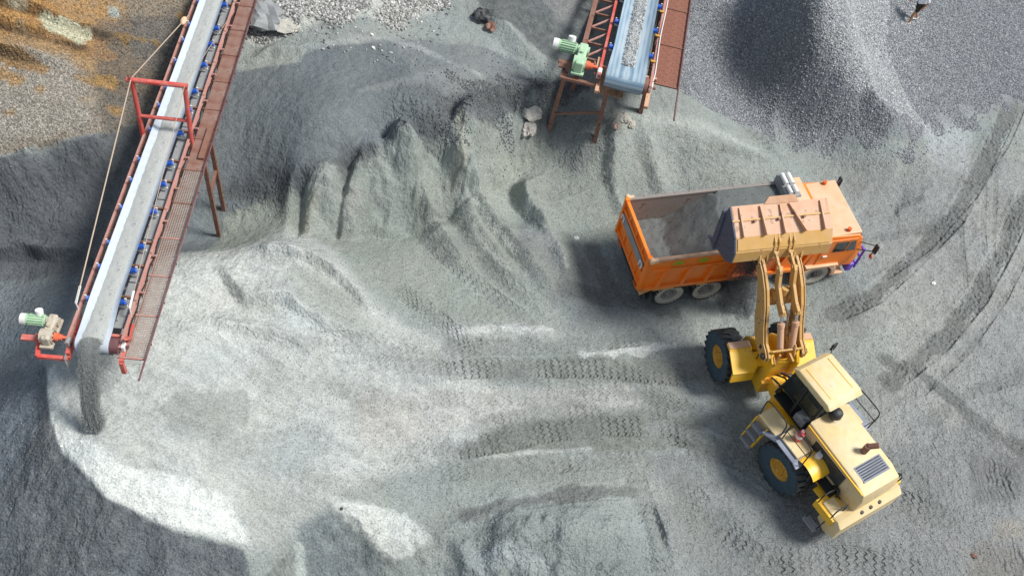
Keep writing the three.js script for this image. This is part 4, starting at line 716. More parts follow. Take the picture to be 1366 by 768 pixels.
  { const a = toW(V(-.05, -.5, -side - 1.25)), b = toW(V(-.15, -.5, -side + .35)); a.y = mix(hAt(a.x, a.z), a.y, .28); b.y = mix(hAt(b.x, b.z), b.y, .5); part('brace', bar(loc(a), loc(b), .07, .07), M.rust, root); }
  part('chute_plate', [bx(1.0, .02, .9, .8, -1.25, -.35)], M.bucket, root);
  const load = part('gravel_layer', loadSheet(W * .36, .42, L, .06, 9, .012), M.sand, scene); load.position.copy(C2.head); load.quaternion.copy(q); load.userData = { label: 'strip of grey gravel lying along the wide blue belt', category: 'gravel', kind: 'stuff' };
  C2.q = q; C2.load = { W, L };
}
// ------------------------------------------------------------------ wheels
function ring(profile, n = 40) { return lathe(profile, n).rotateX(Math.PI / 2); }    // axle along z
function tyreGeo(R, rIn, w, lugs, lugH, n = 44) {
  const h = w / 2, g = [ring([[rIn, -h * .82], [rIn + (R - rIn) * .35, -h], [R * .93, -h * .96], [R - lugH, -h * .82], [R - lugH, h * .82], [R * .93, h * .96], [rIn + (R - rIn) * .35, h], [rIn, h * .82]], n)];
  return g;
}
function lugGeo(R, w, lugs, lugH, chevron) {
  const g = []; for (let i = 0; i < lugs; i++) for (const s of [-1, 1]) {
    const a = (i + (s > 0 ? .5 : 0)) / lugs * Math.PI * 2, b = new THREE.BoxGeometry(2 * Math.PI * R / lugs * .56, lugH * 1.6, w * .54); b.rotateY(s * chevron); b.translate(0, R - lugH * .75, s * w * .25); b.rotateZ(a); g.push(b);
  } return g;
}
function wheel(root, name, at, R, w, rimR, out, o) {              // out = +1/-1: side of the visible face
  const Mx = new THREE.Matrix4().makeTranslation(at.x, at.y, at.z); if (o.M) Mx.premultiply(o.M);
  const sp = o.spin ?? .2, T = new THREE.Matrix4().makeRotationZ(sp); Mx.multiply(T);
  const wh = part(name, [ring([[rimR * .3, out * w * .3], [rimR * .8, out * w * .3], [rimR * .86, out * w * .2], [rimR * .97, out * w * .38], [rimR * 1.02, out * w * .4], [rimR * 1.0, -out * w * .3]])], o.rim, root, Mx);
  part('tyre', tyreGeo(R, rimR, w, o.lugs, o.lugH), o.side, wh, Mx);
  part('tread_lugs', lugGeo(R, w, o.lugs, o.lugH, o.chev), o.tread, wh, Mx);
  part('hub', [rod(V(0, 0, out * w * .22), V(0, 0, out * w * (o.hubOut ?? .42)), rimR * .42, 18, rimR * .36), rod(V(0, 0, out * w * .3), V(0, 0, out * w * ((o.hubOut ?? .42) + .08)), rimR * .2, 14)], o.hub, wh, Mx);
  const b = []; for (let i = 0; i < 10; i++) { const a = i / 10 * 6.2832; b.push(rod(V(rimR * .58 * Math.cos(a), rimR * .58 * Math.sin(a), out * w * .28), V(rimR * .58 * Math.cos(a), rimR * .58 * Math.sin(a), out * w * .36), rimR * .055, 6)); }
  part('wheel_nuts', b, o.nut ?? M.dark, wh, Mx);
  return wh;
}
// ------------------------------------------------------------------ orange tipper; local x forward, z to its right (the side we see)
const truck = thing('dump_truck', 'orange dump truck being loaded with grey sand, muddy rear wheels', 'dump truck', V(TRUCK.x, 0, TRUCK.z), yawQ(TRUCK.yaw));
{
  const rearO = { rim: M.rimGrey, side: M.tyreMud, tread: M.tyre, hub: M.rimGrey, lugs: 26, lugH: .03, chev: .3 }, frontO = { ...rearO, hubOut: .5, hub: M.dark, rim: M.rimGrey };
  for (const s of [1, -1]) {
    wheel(truck, 'wheel', V(0, .54, s * 1.0), .54, .5, .29, s, { ...rearO, spin: .3 }); wheel(truck, 'wheel', V(1.36, .54, s * 1.0), .54, .5, .29, s, { ...rearO, spin: .8 }); wheel(truck, 'wheel', V(5.42, .54, s * 1.07), .54, .32, .3, s, frontO);
  }
  part('chassis', [...channel(V(-1.0, .95, .42), V(6.5, .95, .42), .26, .09, .02, V(0, 1, 0), -1), ...channel(V(-1.0, .95, -.42), V(6.5, .95, -.42), .26, .09, .02, V(0, 1, 0), 1), bx(.12, .2, .84, 0, .95, 0), bx(.12, .2, .84, 1.36, .95, 0), bx(.12, .2, .84, 3, .95, 0), bx(.3, .24, .84, 4.5, .95, 0), rod(V(0, .54, -.95), V(0, .54, .95), .11), rod(V(1.36, .54, -.95), V(1.36, .54, .95), .11), rod(V(5.42, .54, -.95), V(5.42, .54, .95), .08)], M.dark, truck);
  part('fuel_tank', [rb(1.1, .55, .5, .1, 3.3, .8, .85)], M.grey, truck); part('air_tank', rod(V(2.3, .75, .8), V(2.9, .75, .8), .16), M.dark, truck); part('battery_box', rb(.6, .5, .45, .04, 4.1, .8, -.85), M.dark, truck);
  part('rear_light_bar', [bx(.06, .16, 2.3, -1.12, .86, 0), bx(.04, .4, .5, -.95, .62, .95), bx(.04, .4, .5, -.95, .62, -.95)], M.dark, truck);
  for (const s of [1, -1]) part('tail_lamp', bx(.04, .1, .3, -1.17, .86, s * .85), M.lamp, truck);
  // box
  const x0 = -1.12, x1 = 4.5, yb = 1.25, yt = 2.68, hw = 1.25;
  part('box_floor', [bx(x1 - x0, .08, 2 * hw - .1, (x0 + x1) / 2, yb, 0), bx(x1 - x0 - .3, .16, .12, (x0 + x1) / 2, 1.12, .42), bx(x1 - x0 - .3, .16, .12, (x0 + x1) / 2, 1.12, -.42)], M.orange, truck);
  for (const s of [1, -1]) {
    const w = part('side_wall', [bx(x1 - x0, yt - yb, .05, (x0 + x1) / 2, (yb + yt) / 2, s * hw)], M.orange, truck);
    part('liner', bx(x1 - x0 - .1, yt - yb - .02, .012, (x0 + x1) / 2, (yb + yt) / 2, s * (hw - .034)), M.bedWall, w);
    part('top_rail', rb(x1 - x0 + .04, .1, .13, .02, (x0 + x1) / 2, yt + .03, s * (hw + .01)), s > 0 ? M.bucket : M.bedWall, w);
    part('bottom_rail', bx(x1 - x0, .14, .12, (x0 + x1) / 2, yb + .02, s * (hw + .07)), M.orange, w);
    for (let i = 0; i < 7; i++) { const x = x0 + .42 + i * .86, lean = -.12; part('rib', [ext([[x - .06, yb + .1], [x + .06, yb + .1], [x + .06 - lean, yt - .5], [x - .06 - lean, yt - .5]], .12, 0, 0, s * (hw + .075))], M.orange, w); }
    part('mid_rail', bx(x1 - x0 - .2, .1, .07, (x0 + x1) / 2, yt - .5, s * (hw + .058)), M.orange, w);
    part('wheel_guard', [bx(2.9, .03, .5, .7, 1.13, s * 1.05), bx(.5, .03, .5, -.95, 1.0, s * 1.05, 0, 0, .5), bx(.5, .03, .5, 2.33, 1.0, s * 1.05, 0, 0, -.6), bx(2.9, .1, .03, 0.7, 1.1, s * 1.31)], s > 0 ? M.bucketHeel : M.orange, truck);
    part('guard_plate', [bx(.8, .02, .24, .35, 1.19, s * 1.27, .35 * s), bx(.8, .02, .24, 1.55, 1.19, s * 1.27, .35 * s)], M.dark, truck);
    part('mud_flap', bx(.02, .55, .5, -.75, .72, s * 1.02, 0, 0, -.12), M.dark, truck);
  }
  // three faded green patches sprayed on the near panels
  { const S = 128, d = new Uint8Array(S * S * 4); for (let j = 0; j < S; j++) for (let i = 0; i < S; i++) { const x = (i / S - .5) * 2, y = (j / S - .5) * 2, n = noise(i * .06, j * .06) * .25, m = sst(.95, .2, Math.hypot(x, y) + n), k = (j * S + i) * 4; d[k] = LUT[Math.round(mix(.78, .2, m) * 4095)]; d[k + 1] = LUT[Math.round(mix(.19, .42, m) * 4095)]; d[k + 2] = LUT[Math.round(mix(.015, .01, m) * 4095)]; d[k + 3] = 255; }
    const t = dtex(d, S, S, true), pm = new THREE.MeshStandardMaterial({ map: t, roughness: .5 });
    for (const x of [-.18, .68, 1.54]) { const g = new THREE.CircleGeometry(.24, 24).scale(1.15, .72, 1).rotateZ(.12).translate(x, yt - .26, hw + .03); const m = new THREE.Mesh(g, pm); m.name = 'sprayed_patch'; m.userData.label = 'faded green patch sprayed on the orange side'; truck.add(m); } }
  // tailgate with frame, ribs and smudged plate
  const tg = part('tailgate', [bx(.05, yt - yb + .1, 2 * hw + .06, x0 - .04, (yb + yt) / 2 - .02, 0)], M.orange, truck);
  for (const z of [-1.2, 1.2]) part('gate_post', rb(.16, yt - yb + .3, .12, .02, x0 - .1, (yb + yt) / 2, z), M.orange, tg);
  for (const y of [yb - .02, yb + .55, yb + 1.1, yt + .04]) part('gate_rail', rb(.11, .1, 2 * hw - .1, .015, x0 - .09, y, 0), M.orange, tg);
  for (const z of [-.62, 0, .62]) part('gate_rib', bx(.08, yt - yb, .09, x0 - .08, (yb + yt) / 2, z), M.orange, tg);
  part('gate_plate', bx(.02, .34, 2.0, x0 - .16, yb + .86, 0), M.grey, tg);
  for (const z of [-.95, .95]) part('gate_hook', [rod(V(x0 - .19, yb + .78, z - .1), V(x0 - .19, yb + .98, z - .1), .03), rod(V(x0 - .19, yb + .78, z + .08), V(x0 - .19, yb + .98, z + .08), .03), rod(V(x0 - .19, yb + .98, z - .1), V(x0 - .19, yb + .98, z + .08), .02)], M.whitePlastic, tg);
  for (const z of [-1.3, 1.3]) part('hinge_lug', [rod(V(x0 - .05, yt + .06, z - .08), V(x0 - .05, yt + .06, z + .08), .09), bx(.2, .14, .1, x0 + .06, yt + .04, z)], M.orangeTop, tg);
  part('headboard', [bx(.06, yt - yb + .25, 2 * hw, x1, (yb + yt) / 2 + .12, 0), bx(.1, .1, 2 * hw + .1, x1, yt + .26, 0), bx(.5, .05, 2 * hw, x1 + .22, yt + .22, 0)], M.orangeTop, truck);
  // rolled tarpaulin gear at the far front corner
  const tarp = part('tarp_bracket', [bx(.5, .05, 1.0, x1 - .12, yt + .34, -.86), bx(.05, .3, 1.0, x1 - .36, yt + .2, -.86)], M.grey, truck);
  for (const x of [-.02, -.24]) part('tarp_pipe', [rod(V(x1 + x, yt + .43, -1.3), V(x1 + x, yt + .43, -.85), .085, 12), rod(V(x1 + x, yt + .43, -.78), V(x1 + x, yt + .43, -.45), .075, 12)], M.whitePlastic, tarp);
  // cab
  const cx0 = 4.88, cx1 = 6.62, prof = [[cx0, .95], [cx1 + .04, .95], [cx1 + .05, 1.75], [cx1 - .16, 2.36], [cx1 - .34, 2.56], [cx0 + .1, 2.64], [cx0, 2.56]];
  const cab = part('cab', [toCreasedNormals(ext(prof, 2.4, 0, 0, 0, .05), .6)], M.orange, truck);
  part('roof', [rb(1.5, .1, 2.3, .045, 5.62, 2.64, 0, .045)], M.orangeTop, cab);
  part('windscreen', [ext([[0, 0], [.02, 0], [.02, .62], [0, .62]], 2.1).rotateZ(.24).translate(6.66, 1.78, 0)], M.darkGlass, cab);
  for (const s of [1, -1]) {
    const d = part('door', [ext([[5.15, 1.12], [6.42, 1.12], [6.5, 1.75], [6.28, 2.46], [5.15, 2.46]], .03, 0, 0, s * 1.215, .01)], M.orange, cab);
    part('side_window', ext([[5.55, 1.86], [6.4, 1.86], [6.24, 2.36], [5.55, 2.36]], .02, 0, 0, s * 1.238), M.darkGlass, d); part('window_bar', bar(V(6.0, 1.86, s * 1.25), V(6.0, 2.36, s * 1.25), .03, .02, V(1, 0, 0)), M.orange, d);
    part('quarter_window', ext([[4.98, 1.9], [5.1, 1.9], [5.1, 2.36], [4.98, 2.36]], .02, 0, 0, s * 1.205), M.darkGlass, cab);
    part('door_handle', [bx(.16, .04, .04, 5.34, 1.66, s * 1.25)], M.whitePlastic, d);
    part('fender', [ext([[4.75, .62], [4.82, .95], [5.05, 1.16], [5.8, 1.16], [6.02, .95], [6.1, .62], [6.0, .62], [5.92, .88], [5.74, 1.06], [5.1, 1.06], [4.92, .88], [4.84, .62]], .34, 0, 0, s * 1.14, .02), rb(1.25, .07, .42, .03, 5.42, 1.16, s * 1.12)], M.orangeTop, truck);
    part('step', [bx(.5, .06, .3, 6.25, .5, s * 1.1), bx(.5, .3, .04, 6.25, .62, s * 1.0)], M.orangeTop, truck);
    const mir = part('mirror_arm', [rod(V(6.5, 2.2, s * 1.2), V(6.95, 2.25, s * 1.48), .018), rod(V(6.5, 1.8, s * 1.2), V(6.95, 1.95, s * 1.48), .018), rod(V(6.95, 2.3, s * 1.48), V(6.95, 1.6, s * 1.48), .02)], M.dark, truck);
    part('mirror', rb(.07, .4, .2, .03, 6.97, 2.1, s * 1.5), M.dark, mir); part('lower_mirror', rb(.06, .16, .16, .03, 6.97, 1.68, s * 1.48), M.orangeRed, mir);
    part('beacon', [rod(V(5.9, 2.68, s * 1.02), V(5.9, 2.82, s * 1.02), .07, 12), rod(V(5.9, 2.66, s * 1.02), V(5.9, 2.7, s * 1.02), .09, 12)], M.lamp, cab);
    part('headlamp', rb(.06, .16, .36, .02, 6.7, 1.02, s * .85), M.lens, truck);
  }
  part('grille', [bx(.03, .42, 1.5, 6.69, 1.4, 0), bx(.04, .03, 1.5, 6.7, 1.3, 0), bx(.04, .03, 1.5, 6.7, 1.45, 0)], M.dark, cab);
  part('bumper', [rb(.24, .42, 2.44, .06, 6.72, .72, 0)], M.violet, truck);
  const gy = [.75, 1.15, 1.5]; const guard = part('bull_bar', gy.map(y => rod(V(6.98, y, -1.12), V(6.98, y, 1.12), .045, 10)), M.violet, truck);
  for (const z of [-1.12, -.4, .4, 1.12]) part('guard_post', rod(V(6.98, .6, z), V(6.96, 1.6, z), .045, 10), M.violet, guard);
  for (const z of [-.9, .9]) part('guard_brace', rod(V(6.7, .7, z), V(6.98, .75, z), .045, 10), M.violet, guard);
  part('wiper', [rod(V(6.7, 1.82, .3), V(6.6, 2.3, .6), .012), rod(V(6.7, 1.82, -.5), V(6.6, 2.3, -.2), .012)], M.black, cab);
  part('snorkel', [rb(.1, 1.3, .2, .03, 4.8, 1.95, -.9)], M.dark, truck);
  // the sand in the box: a heap whose tail slope ends against the gate
  const P = [], I = [], nx = 90, nz = 46, lx0 = x0 + .03, lx1 = x1 - .05;
  for (let i = 0; i <= nx; i++) for (let j = 0; j <= nz; j++) {
    const x = mix(lx0, lx1, i / nx), z = mix(-hw + .045, hw - .045, j / nz), cr = 1.65 + .2 * noise(z * 1.4, 3) - .25 * z;
    let y = x > cr ? yt + .0 + .12 * Math.exp(-((x - cr - .5) ** 2)) + .06 * noise(x * 1.6, z * 1.6) : yt + .14 - .76 * (cr - x) + .03 * noise(x * 3, z * 3); y = Math.max(y, yb + .34 + .05 * noise(x * 4, z * 4));
    y = Math.min(y, yt + .03 + .5 * (hw - Math.abs(z)) + (x > cr ? .02 : -.1)); y += .015 * noise(x * 14, z * 14); P.push(x, y, z); 
  }
  for (let i = 0; i < nx; i++) for (let j = 0; j < nz; j++) { const a = i * (nz + 1) + j; I.push(a, a + 1, a + nz + 1, a + 1, a + nz + 2, a + nz + 1); }
  const g = new THREE.BufferGeometry(); g.setAttribute('position', new THREE.Float32BufferAttribute(P, 3)); g.setIndex(I); g.computeVertexNormals();
  const UV = []; for (let i = 0; i < P.length; i += 3) UV.push(P[i], P[i + 2]); g.setAttribute('uv', new THREE.Float32BufferAttribute(UV, 2));
  const load = new THREE.Mesh(g, M.loadSand = coat([.1, .107, .105], [.14, .15, .145], [.06, .065, .067], { seed: 41, dust: .35, chips: .3, rough: .98, size: .9, bump: .015 })); load.name = 'sand_load'; load.castShadow = load.receiveShadow = true; scene.add(load); load.position.copy(truck.position); load.quaternion.copy(truck.quaternion); load.userData = { label: 'heap of grey sand filling the orange truck box', category: 'sand' };
}
const CABZ = .2;
// ------------------------------------------------------------------ yellow wheel loader; local x forward from the rear axle, z to its right
const loader = thing('wheel_loader', 'yellow wheel loader with raised bucket tipping over the truck', 'wheel loader', V(LOADER.x, 0, LOADER.z), yawQ(LOADER.yaw));
{
  const HX = 1.6, ART = -18 * Math.PI / 180, FB = 2.1;            // hinge, articulation, hinge to front axle
  const FM = new THREE.Matrix4().makeTranslation(HX, 0, 0).multiply(new THREE.Matrix4().makeRotationY(ART)).multiply(new THREE.Matrix4().makeTranslation(FB, 0, 0));
  const wo = { rim: M.rimYellow, side: M.tyreSide, tread: M.tyre, hub: M.rimYellow, nut: M.rimYellow, lugs: 22, lugH: .05, chev: .35, hubOut: .4 };
  for (const s of [-1, 1]) { wheel(loader, 'wheel', V(0, .86, s * 1.1), .86, .66, .38, s, { ...wo, spin: .15 * s + .4 }); wheel(loader, 'wheel', V(0, .86, s * 1.1), .86, .66, .38, s, { ...wo, M: FM, spin: .9 }); }
  const P = (n, g, m, p = loader) => part(n, g, m, p), Fp = (n, g, m, p = loader) => part(n, g, m, p, FM);
  // rear frame
  P('rear_frame', [bx(3.4, .5, .95, .1, 1.0, 0), bx(1.0, .9, .5, 1.45, 1.15, 0), rod(V(0, .86, -1.0), V(0, .86, 1.0), .17), rod(V(1.8, .6, 0), V(1.8, 1.9, 0), .1), ext([[-1.5, .75], [1.2, .75], [1.7, 1.2], [1.0, 1.5], [-1.5, 1.4]], 1.1)], M.yellow);
  P('counterweight', [toCreasedNormals(ext([[-2.34, .75], [-2.05, .62], [-1.75, .8], [-1.75, 1.3], [-2.2, 1.42], [-2.34, 1.3]], 2.5, 0, 0, 0, .07), .6)], M.yellowTop).userData.label = 'pale rounded counterweight at the rear';
  for (const z of [-.35, 0, .35]) P('lift_hole', rod(V(-2.3, 1.3, z), V(-2.3, 1.47, z), .05, 12), M.dark);
  const hood = P('engine_hood', [toCreasedNormals(ext([[-2.12, 1.42], [.32, 1.42], [.32, 2.5], [-1.7, 2.42], [-2.05, 2.3], [-2.12, 2.1]], 1.42, 0, 0, .1, .06), .6)], M.yellowTop);
  const gr = P('grille_frame', [bx(.5, .02, 1.0, -1.56, 2.485, .12, 0, 0, .045)], M.fenderBlue, hood);
  for (let i = 0; i < 6; i++) P('grille_slat', bx(.03, .03, .9, -1.74 + i * .075, 2.492 + i * .003, .12), M.dark, hood);
  P('side_opening', [bx(1.3, .6, .03, -.75, 1.95, -.63)], M.dark, hood); P('hood_edge', [bx(2.4, .05, .05, -.85, 2.42, -.63, 0, 0, .03)], M.yellow, hood);
  for (const x of [-.35, -1.15]) P('hood_seam', bx(.014, .012, 1.34, x, 2.5 + (x + .35) * .04, .1), M.dark, hood); P('hood_badge', bx(.5, .05, .012, -.6, 2.2, -.612), M.black, hood); P('hood_latch', bx(.1, .03, .05, -.75, 2.49, -.55), M.dark, hood); P('hood_latch', bx(.1, .03, .05, -.75, 2.49, .75), M.dark, hood);
  P('oil_can', rod(V(-.45, 1.75, -.72), V(-.45, 2.1, -.72), .1, 12), M.whitePlastic, hood);
  P('exhaust_pipe', [rod(V(-1.05, 2.42, .25), V(-1.05, 2.85, .25), .1, 14), rod(V(-1.05, 2.82, .25), V(-1.2, 2.98, .45), .085, 12)], M.rust, hood);
  P('air_cleaner', [lathe([[0, .5], [.12, .48], [.19, .4], [.2, .26], [.15, .18], [.09, .15], [.09, 0]], 20).translate(.2, 2.48, .12), rod(V(.2, 2.3, .12), V(.2, 2.5, .12), .11, 12)], M.dark, hood);
  P('side_panel', [new THREE.CylinderGeometry(.62, .62, .78, 18, 1, true, 0, 1.6).rotateX(Math.PI / 2).rotateZ(2.3).translate(-.55, 1.35, -.88), bx(.8, .5, .05, -.55, 1.35, -.72)], M.yellow);
  P('battery_deck', [bx(.75, .32, .62, -1.75, 1.25, -1.0), bx(.6, .05, .5, -1.35, 1.3, -.85)], M.yellow); P('battery_cover', [rb(.5, .06, .42, .02, -1.78, 1.43, -1.0)], M.yellowTop); P('battery_deck', [bx(.75, .32, .62, -1.75, 1.25, 1.1)], M.yellow);
  P('engine_bay', [bx(.7, .05, .5, -1.15, 1.46, -.68)], M.black);
  P('hose', tube([V(-1.6, 1.5, -.75), V(-1.5, 1.68, -.7), V(-1.35, 1.6, -.66), V(-1.3, 1.5, -.62)], .05, 16, 8), M.black);
  for (const s of [-1, 1]) {
    const z = s * 1.12;
    P('fender', [bx(.8, .05, .72, .15, 1.86, z), bx(.22, .05, .72, -.32, 1.82, z, 0, 0, .35), bx(.62, .05, .72, .75, 1.7, z, 0, 0, -.55), bx(.3, .05, .72, 1.07, 1.45, z, 0, 0, -1.1)], M.fenderBlue);
    P('platform', [rb(.82, .07, .62, .02, .2, 1.93, s * 1.0), rb(.8, .07, .6, .02, 1.1, 1.72, s * 1.0), bx(.6, .5, .5, 1.25, 1.4, s * .95)], M.yellowTop);
    const lad = P('ladder', [bar(V(1.0, 1.65, s * 1.32), V(1.05, .55, s * 1.5), .04, .08), bar(V(1.5, 1.65, s * 1.32), V(1.5, .55, s * 1.5), .04, .08)], M.yellow);
    for (const [y, o] of [[.6, 1.5], [.98, 1.43], [1.34, 1.36]]) P('ladder_step', [bx(.46, .04, .24, 1.26, y, s * o), bx(.42, .05, .03, 1.26, y + .03, s * (o + .08)), bx(.42, .05, .03, 1.26, y + .03, s * (o - .08))], M.grey, lad);
    const step = P('rear_step', [bar(V(-1.5, 1.1, s * 1.33), V(-1.5, .6, s * 1.42), .03, .03), bar(V(-1.95, 1.1, s * 1.33), V(-1.95, .6, s * 1.42), .03, .03)], M.dark); P('step_frame', [bx(.5, .03, .22, -1.72, .6, s * 1.45), bx(.5, .03, .03, -1.72, .64, s * 1.34), bx(.5, .03, .03, -1.72, .64, s * 1.56)], M.grey, step);
    const rail = (pts, n = 'handrail') => P(n, tube(pts, .02, 30, 6), M.black);
    rail([V(1.5, 1.75, s * 1.25), V(1.52, 2.5, s * 1.28), V(1.3, 2.62, s * 1.28), V(.75, 2.62, s * 1.28), V(.62, 2.5, s * 1.28), V(.6, 1.95, s * 1.28)]);
    rail([V(.5, 1.95, s * 1.3), V(.5, 2.75, s * 1.32), V(.35, 2.85, s * 1.32), V(-.3, 2.85, s * 1.32), V(-.42, 2.7, s * 1.32), V(-.42, 1.95, s * 1.3)]);
    P('handrail', [rod(V(.5, 2.4, s * 1.31), V(-.42, 2.4, s * 1.31), .016, 6), rod(V(-.42, 2.4, s * 1.31), V(-.42, 2.4, s * .8), .016, 6)], M.black);
    rail([V(-1.45, 1.4, s * 1.28), V(-1.45, 1.85, s * 1.28), V(-1.45, 1.85, s * .85), V(-1.45, 1.4, s * .85)]); rail([V(-2.0, 1.4, s * 1.28), V(-2.0, 1.85, s * 1.28), V(-2.0, 1.85, s * .85), V(-2.0, 1.4, s * .85)]);
  }
  for (const x of [-1.55, -2.0]) P('handrail', tube([V(x, 1.9, .84), V(x, 2.2, .95), V(x - .14, 2.2, .95), V(x - .14, 1.9, .84)], .02, 16, 6), M.black);
  // cab with open sides to look into
  const cw = .62, cx0 = .42, cx1 = 1.78, fy = 1.7, ry = 3.3, pil = (x, z, x2, z2) => bar(V(x, fy, z), V(x2, ry, z2), .08, .08, V(1, 0, 0));
  const cabz = CABZ, cab = P('cab_frame', [bx(cx1 - cx0 + .1, .1, 2 * cw, (cx0 + cx1) / 2, fy - .02, cabz), pil(cx0, -cw + cabz, cx0, -cw + cabz), pil(cx0, cw + cabz, cx0, cw + cabz), pil(1.1, -cw + cabz, 1.1, -cw + cabz), pil(1.1, cw + cabz, 1.1, cw + cabz), pil(cx1 + .1, -cw * .8 + cabz, cx1 - .12, -cw * .85 + cabz), pil(cx1 + .1, cw * .8 + cabz, cx1 - .12, cw * .85 + cabz), bar(V(cx0, fy + .75, -cw + cabz), V(1.1, fy + .75, -cw + cabz), .05, .05), bar(V(1.1, fy + .6, -cw + cabz), V(cx1, fy + .5, -cw * .82 + cabz), .05, .05), bx(.05, .7, 2 * cw, cx0, fy + .35, cabz)], M.black);
  const roof = P('roof', [toCreasedNormals(ext([[cx0 - .14, 0], [cx1 - .16, 0], [cx1 - .08, .06], [cx1 - .18, .15], [cx0 - .06, .16], [cx0 - .18, .08]], 1.3, 0, ry, cabz, .05), .7)], M.yellowTop, cab);
  for (const s of [-1, 1]) P('roof_seam', bx(1.1, .012, .018, (cx0 + cx1) / 2 - .1, ry + .212, cabz + s * .42), M.yellow, roof);
  const pane = (n, pts, z) => P(n, ext(pts, .008, 0, 0, z), M.glass, cab);
  for (const s of [-1, 1]) { pane('side_glass', [[cx0 + .06, fy + .8], [1.06, fy + .8], [1.06, ry - .04], [cx0 + .06, ry - .04]], cabz + s * cw); pane('front_side_glass', [[1.14, fy + .62], [cx1 - .04, fy + .55], [cx1 - .16, ry - .04], [1.14, ry - .04]], cabz + s * cw * .95); }
  P('windscreen', bx(.008, ry - fy - .1, 1.06, cx1 - .02, (ry + fy) / 2, cabz, 0, 0, .13), M.glass, cab);
  P('seat', [rb(.5, .14, .5, .05, .85, fy + .45, cabz), rb(.14, .62, .48, .05, .62, fy + .78, cabz), rb(.1, .16, .26, .04, .6, fy + 1.15, cabz), bx(.3, .36, .34, .85, fy + .2, cabz)], M.seatCloth, cab);
  P('dashboard', [rb(.2, .5, .7, .05, 1.68, fy + .35, cabz), rb(.3, .5, .2, .04, .95, fy + .3, cabz + .42)], M.dark, cab); P('steering_wheel', new THREE.TorusGeometry(.19, .02, 8, 22).rotateY(Math.PI / 2).rotateZ(-.6).translate(1.42, fy + .72, cabz), M.black, cab); P('steering_column', rod(V(1.62, fy + .3, cabz), V(1.43, fy + .7, cabz), .03), M.black, cab);
  P('left_locker', [rb(.42, .3, .34, .03, .75, fy + .2, cabz - .48)], M.grey, cab);
  for (const s of [-1, 1]) P('mirror_arm', rod(V(1.55, ry - .05, cabz + s * .6), V(1.88, ry - .02, cabz + s * 1.02), .015), M.black, cab); P('mirror', rb(.06, .3, .2, .02, 1.86, ry - .06, cabz + 1.06), M.black, cab);
  P('hose_bundle', [tube([V(1.75, 1.7, .2), V(2.0, 1.95, .25), V(2.3, 1.8, .2)], .03), tube([V(1.75, 1.6, -.1), V(2.0, 1.85, -.15), V(2.35, 1.7, -.1)], .03), tube([V(1.7, 1.65, .05), V(2.0, 2.02, .05), V(2.35, 1.75, .05)], .03)], M.black);
  // front frame
  Fp('front_frame', [bx(1.7, .55, .9, -.5, .95, 0), bx(.5, .5, .4, -1.5, 1.2, 0), rod(V(0, .86, -1.0), V(0, .86, 1.0), .17), ext([[-1.25, 1.0], [.35, .9], [.3, 1.4], [-.5, 2.3], [-1.0, 2.5], [-1.3, 2.2]], .09, 0, 0, -.42), ext([[-1.25, 1.0], [.35, .9], [.3, 1.4], [-.5, 2.3], [-1.0, 2.5], [-1.3, 2.2]], .09, 0, 0, .42), bx(.12, 1.0, .8, -1.1, 1.6, 0)], M.yellow);
  Fp('frame_shield', [bx(.9, .6, .06, -.55, 1.45, -.66), bx(.5, .05, .3, -.75, 1.75, -.56)], M.yellow);
  for (const s of [-1, 1]) { Fp('front_fender', [rb(.3, .06, .74, .02, -.3, 1.86, s * 1.05), bx(.72, .05, .74, -.74, 1.68, s * 1.05, 0, 0, .5), bx(.05, .4, .74, -1.05, 1.32, s * 1.05, 0, 0, -.2)], M.yellow); Fp('fender_top', rb(.24, .05, .72, .02, -.26, 1.905, s * 1.05), M.bucket); Fp('fender_bracket', [bar(V(-.3, 1.6, s * .48), V(-.3, 1.8, s * .9), .12, .12)], M.yellow); Fp('lamp_stalk', [rod(V(-.75, 1.8, s * .62), V(-.75, 2.35, s * .62), .02), rb(.12, .16, .16, .03, -.7, 2.42, s * .62)], M.dark); }
  // boom: two curved plates
  const pv = [-1.0, 2.35], tip = [1.2, 4.15], up = [[-1.0, 2.55], [-.75, 2.62], [-.4, 3.0], [-.05, 3.5], [.35, 3.9], [.8, 4.18], [1.2, 4.32], [1.36, 4.22], [1.34, 4.05], [1.15, 3.98], [.85, 3.78], [.5, 3.35], [.2, 2.8], [-.2, 2.35], [-.7, 2.15], [-1.0, 2.15], [-1.17, 2.28], [-1.15, 2.45]];
  for (const s of [-1, 1]) { const a = Fp('boom_arm', [ext(up, .09, 0, 0, s * .56, .012), ext(up.map(([x, y]) => [x * .985, y * .992 + .02]), .03, 0, 0, s * .66)], M.boom); Fp('boom_pin', [rod(V(pv[0], pv[1], s * .42), V(pv[0], pv[1], s * .74), .1, 14), rod(V(tip[0], tip[1], s * .42), V(tip[0], tip[1], s * .74), .085, 14)], M.dark, a);
    const c = Fp('lift_cylinder', rod(V(-.85, 1.55, s * .36), V(-.15, 2.45, s * .4), .095, 14), M.boom); Fp('cylinder_rod', rod(V(-.15, 2.45, s * .4), V(.12, 2.95, s * .44), .05, 12), M.chrome, c); }
  Fp('boom_cross_tube', [rod(V(.3, 3.42, -.56), V(.3, 3.42, .56), .17, 16), bx(.4, .3, .22, .3, 3.6, -.24), bx(.4, .3, .22, .3, 3.6, .24), rod(V(.32, 3.62, .02), V(.36, 3.86, .04), .12, 14)], M.boom);
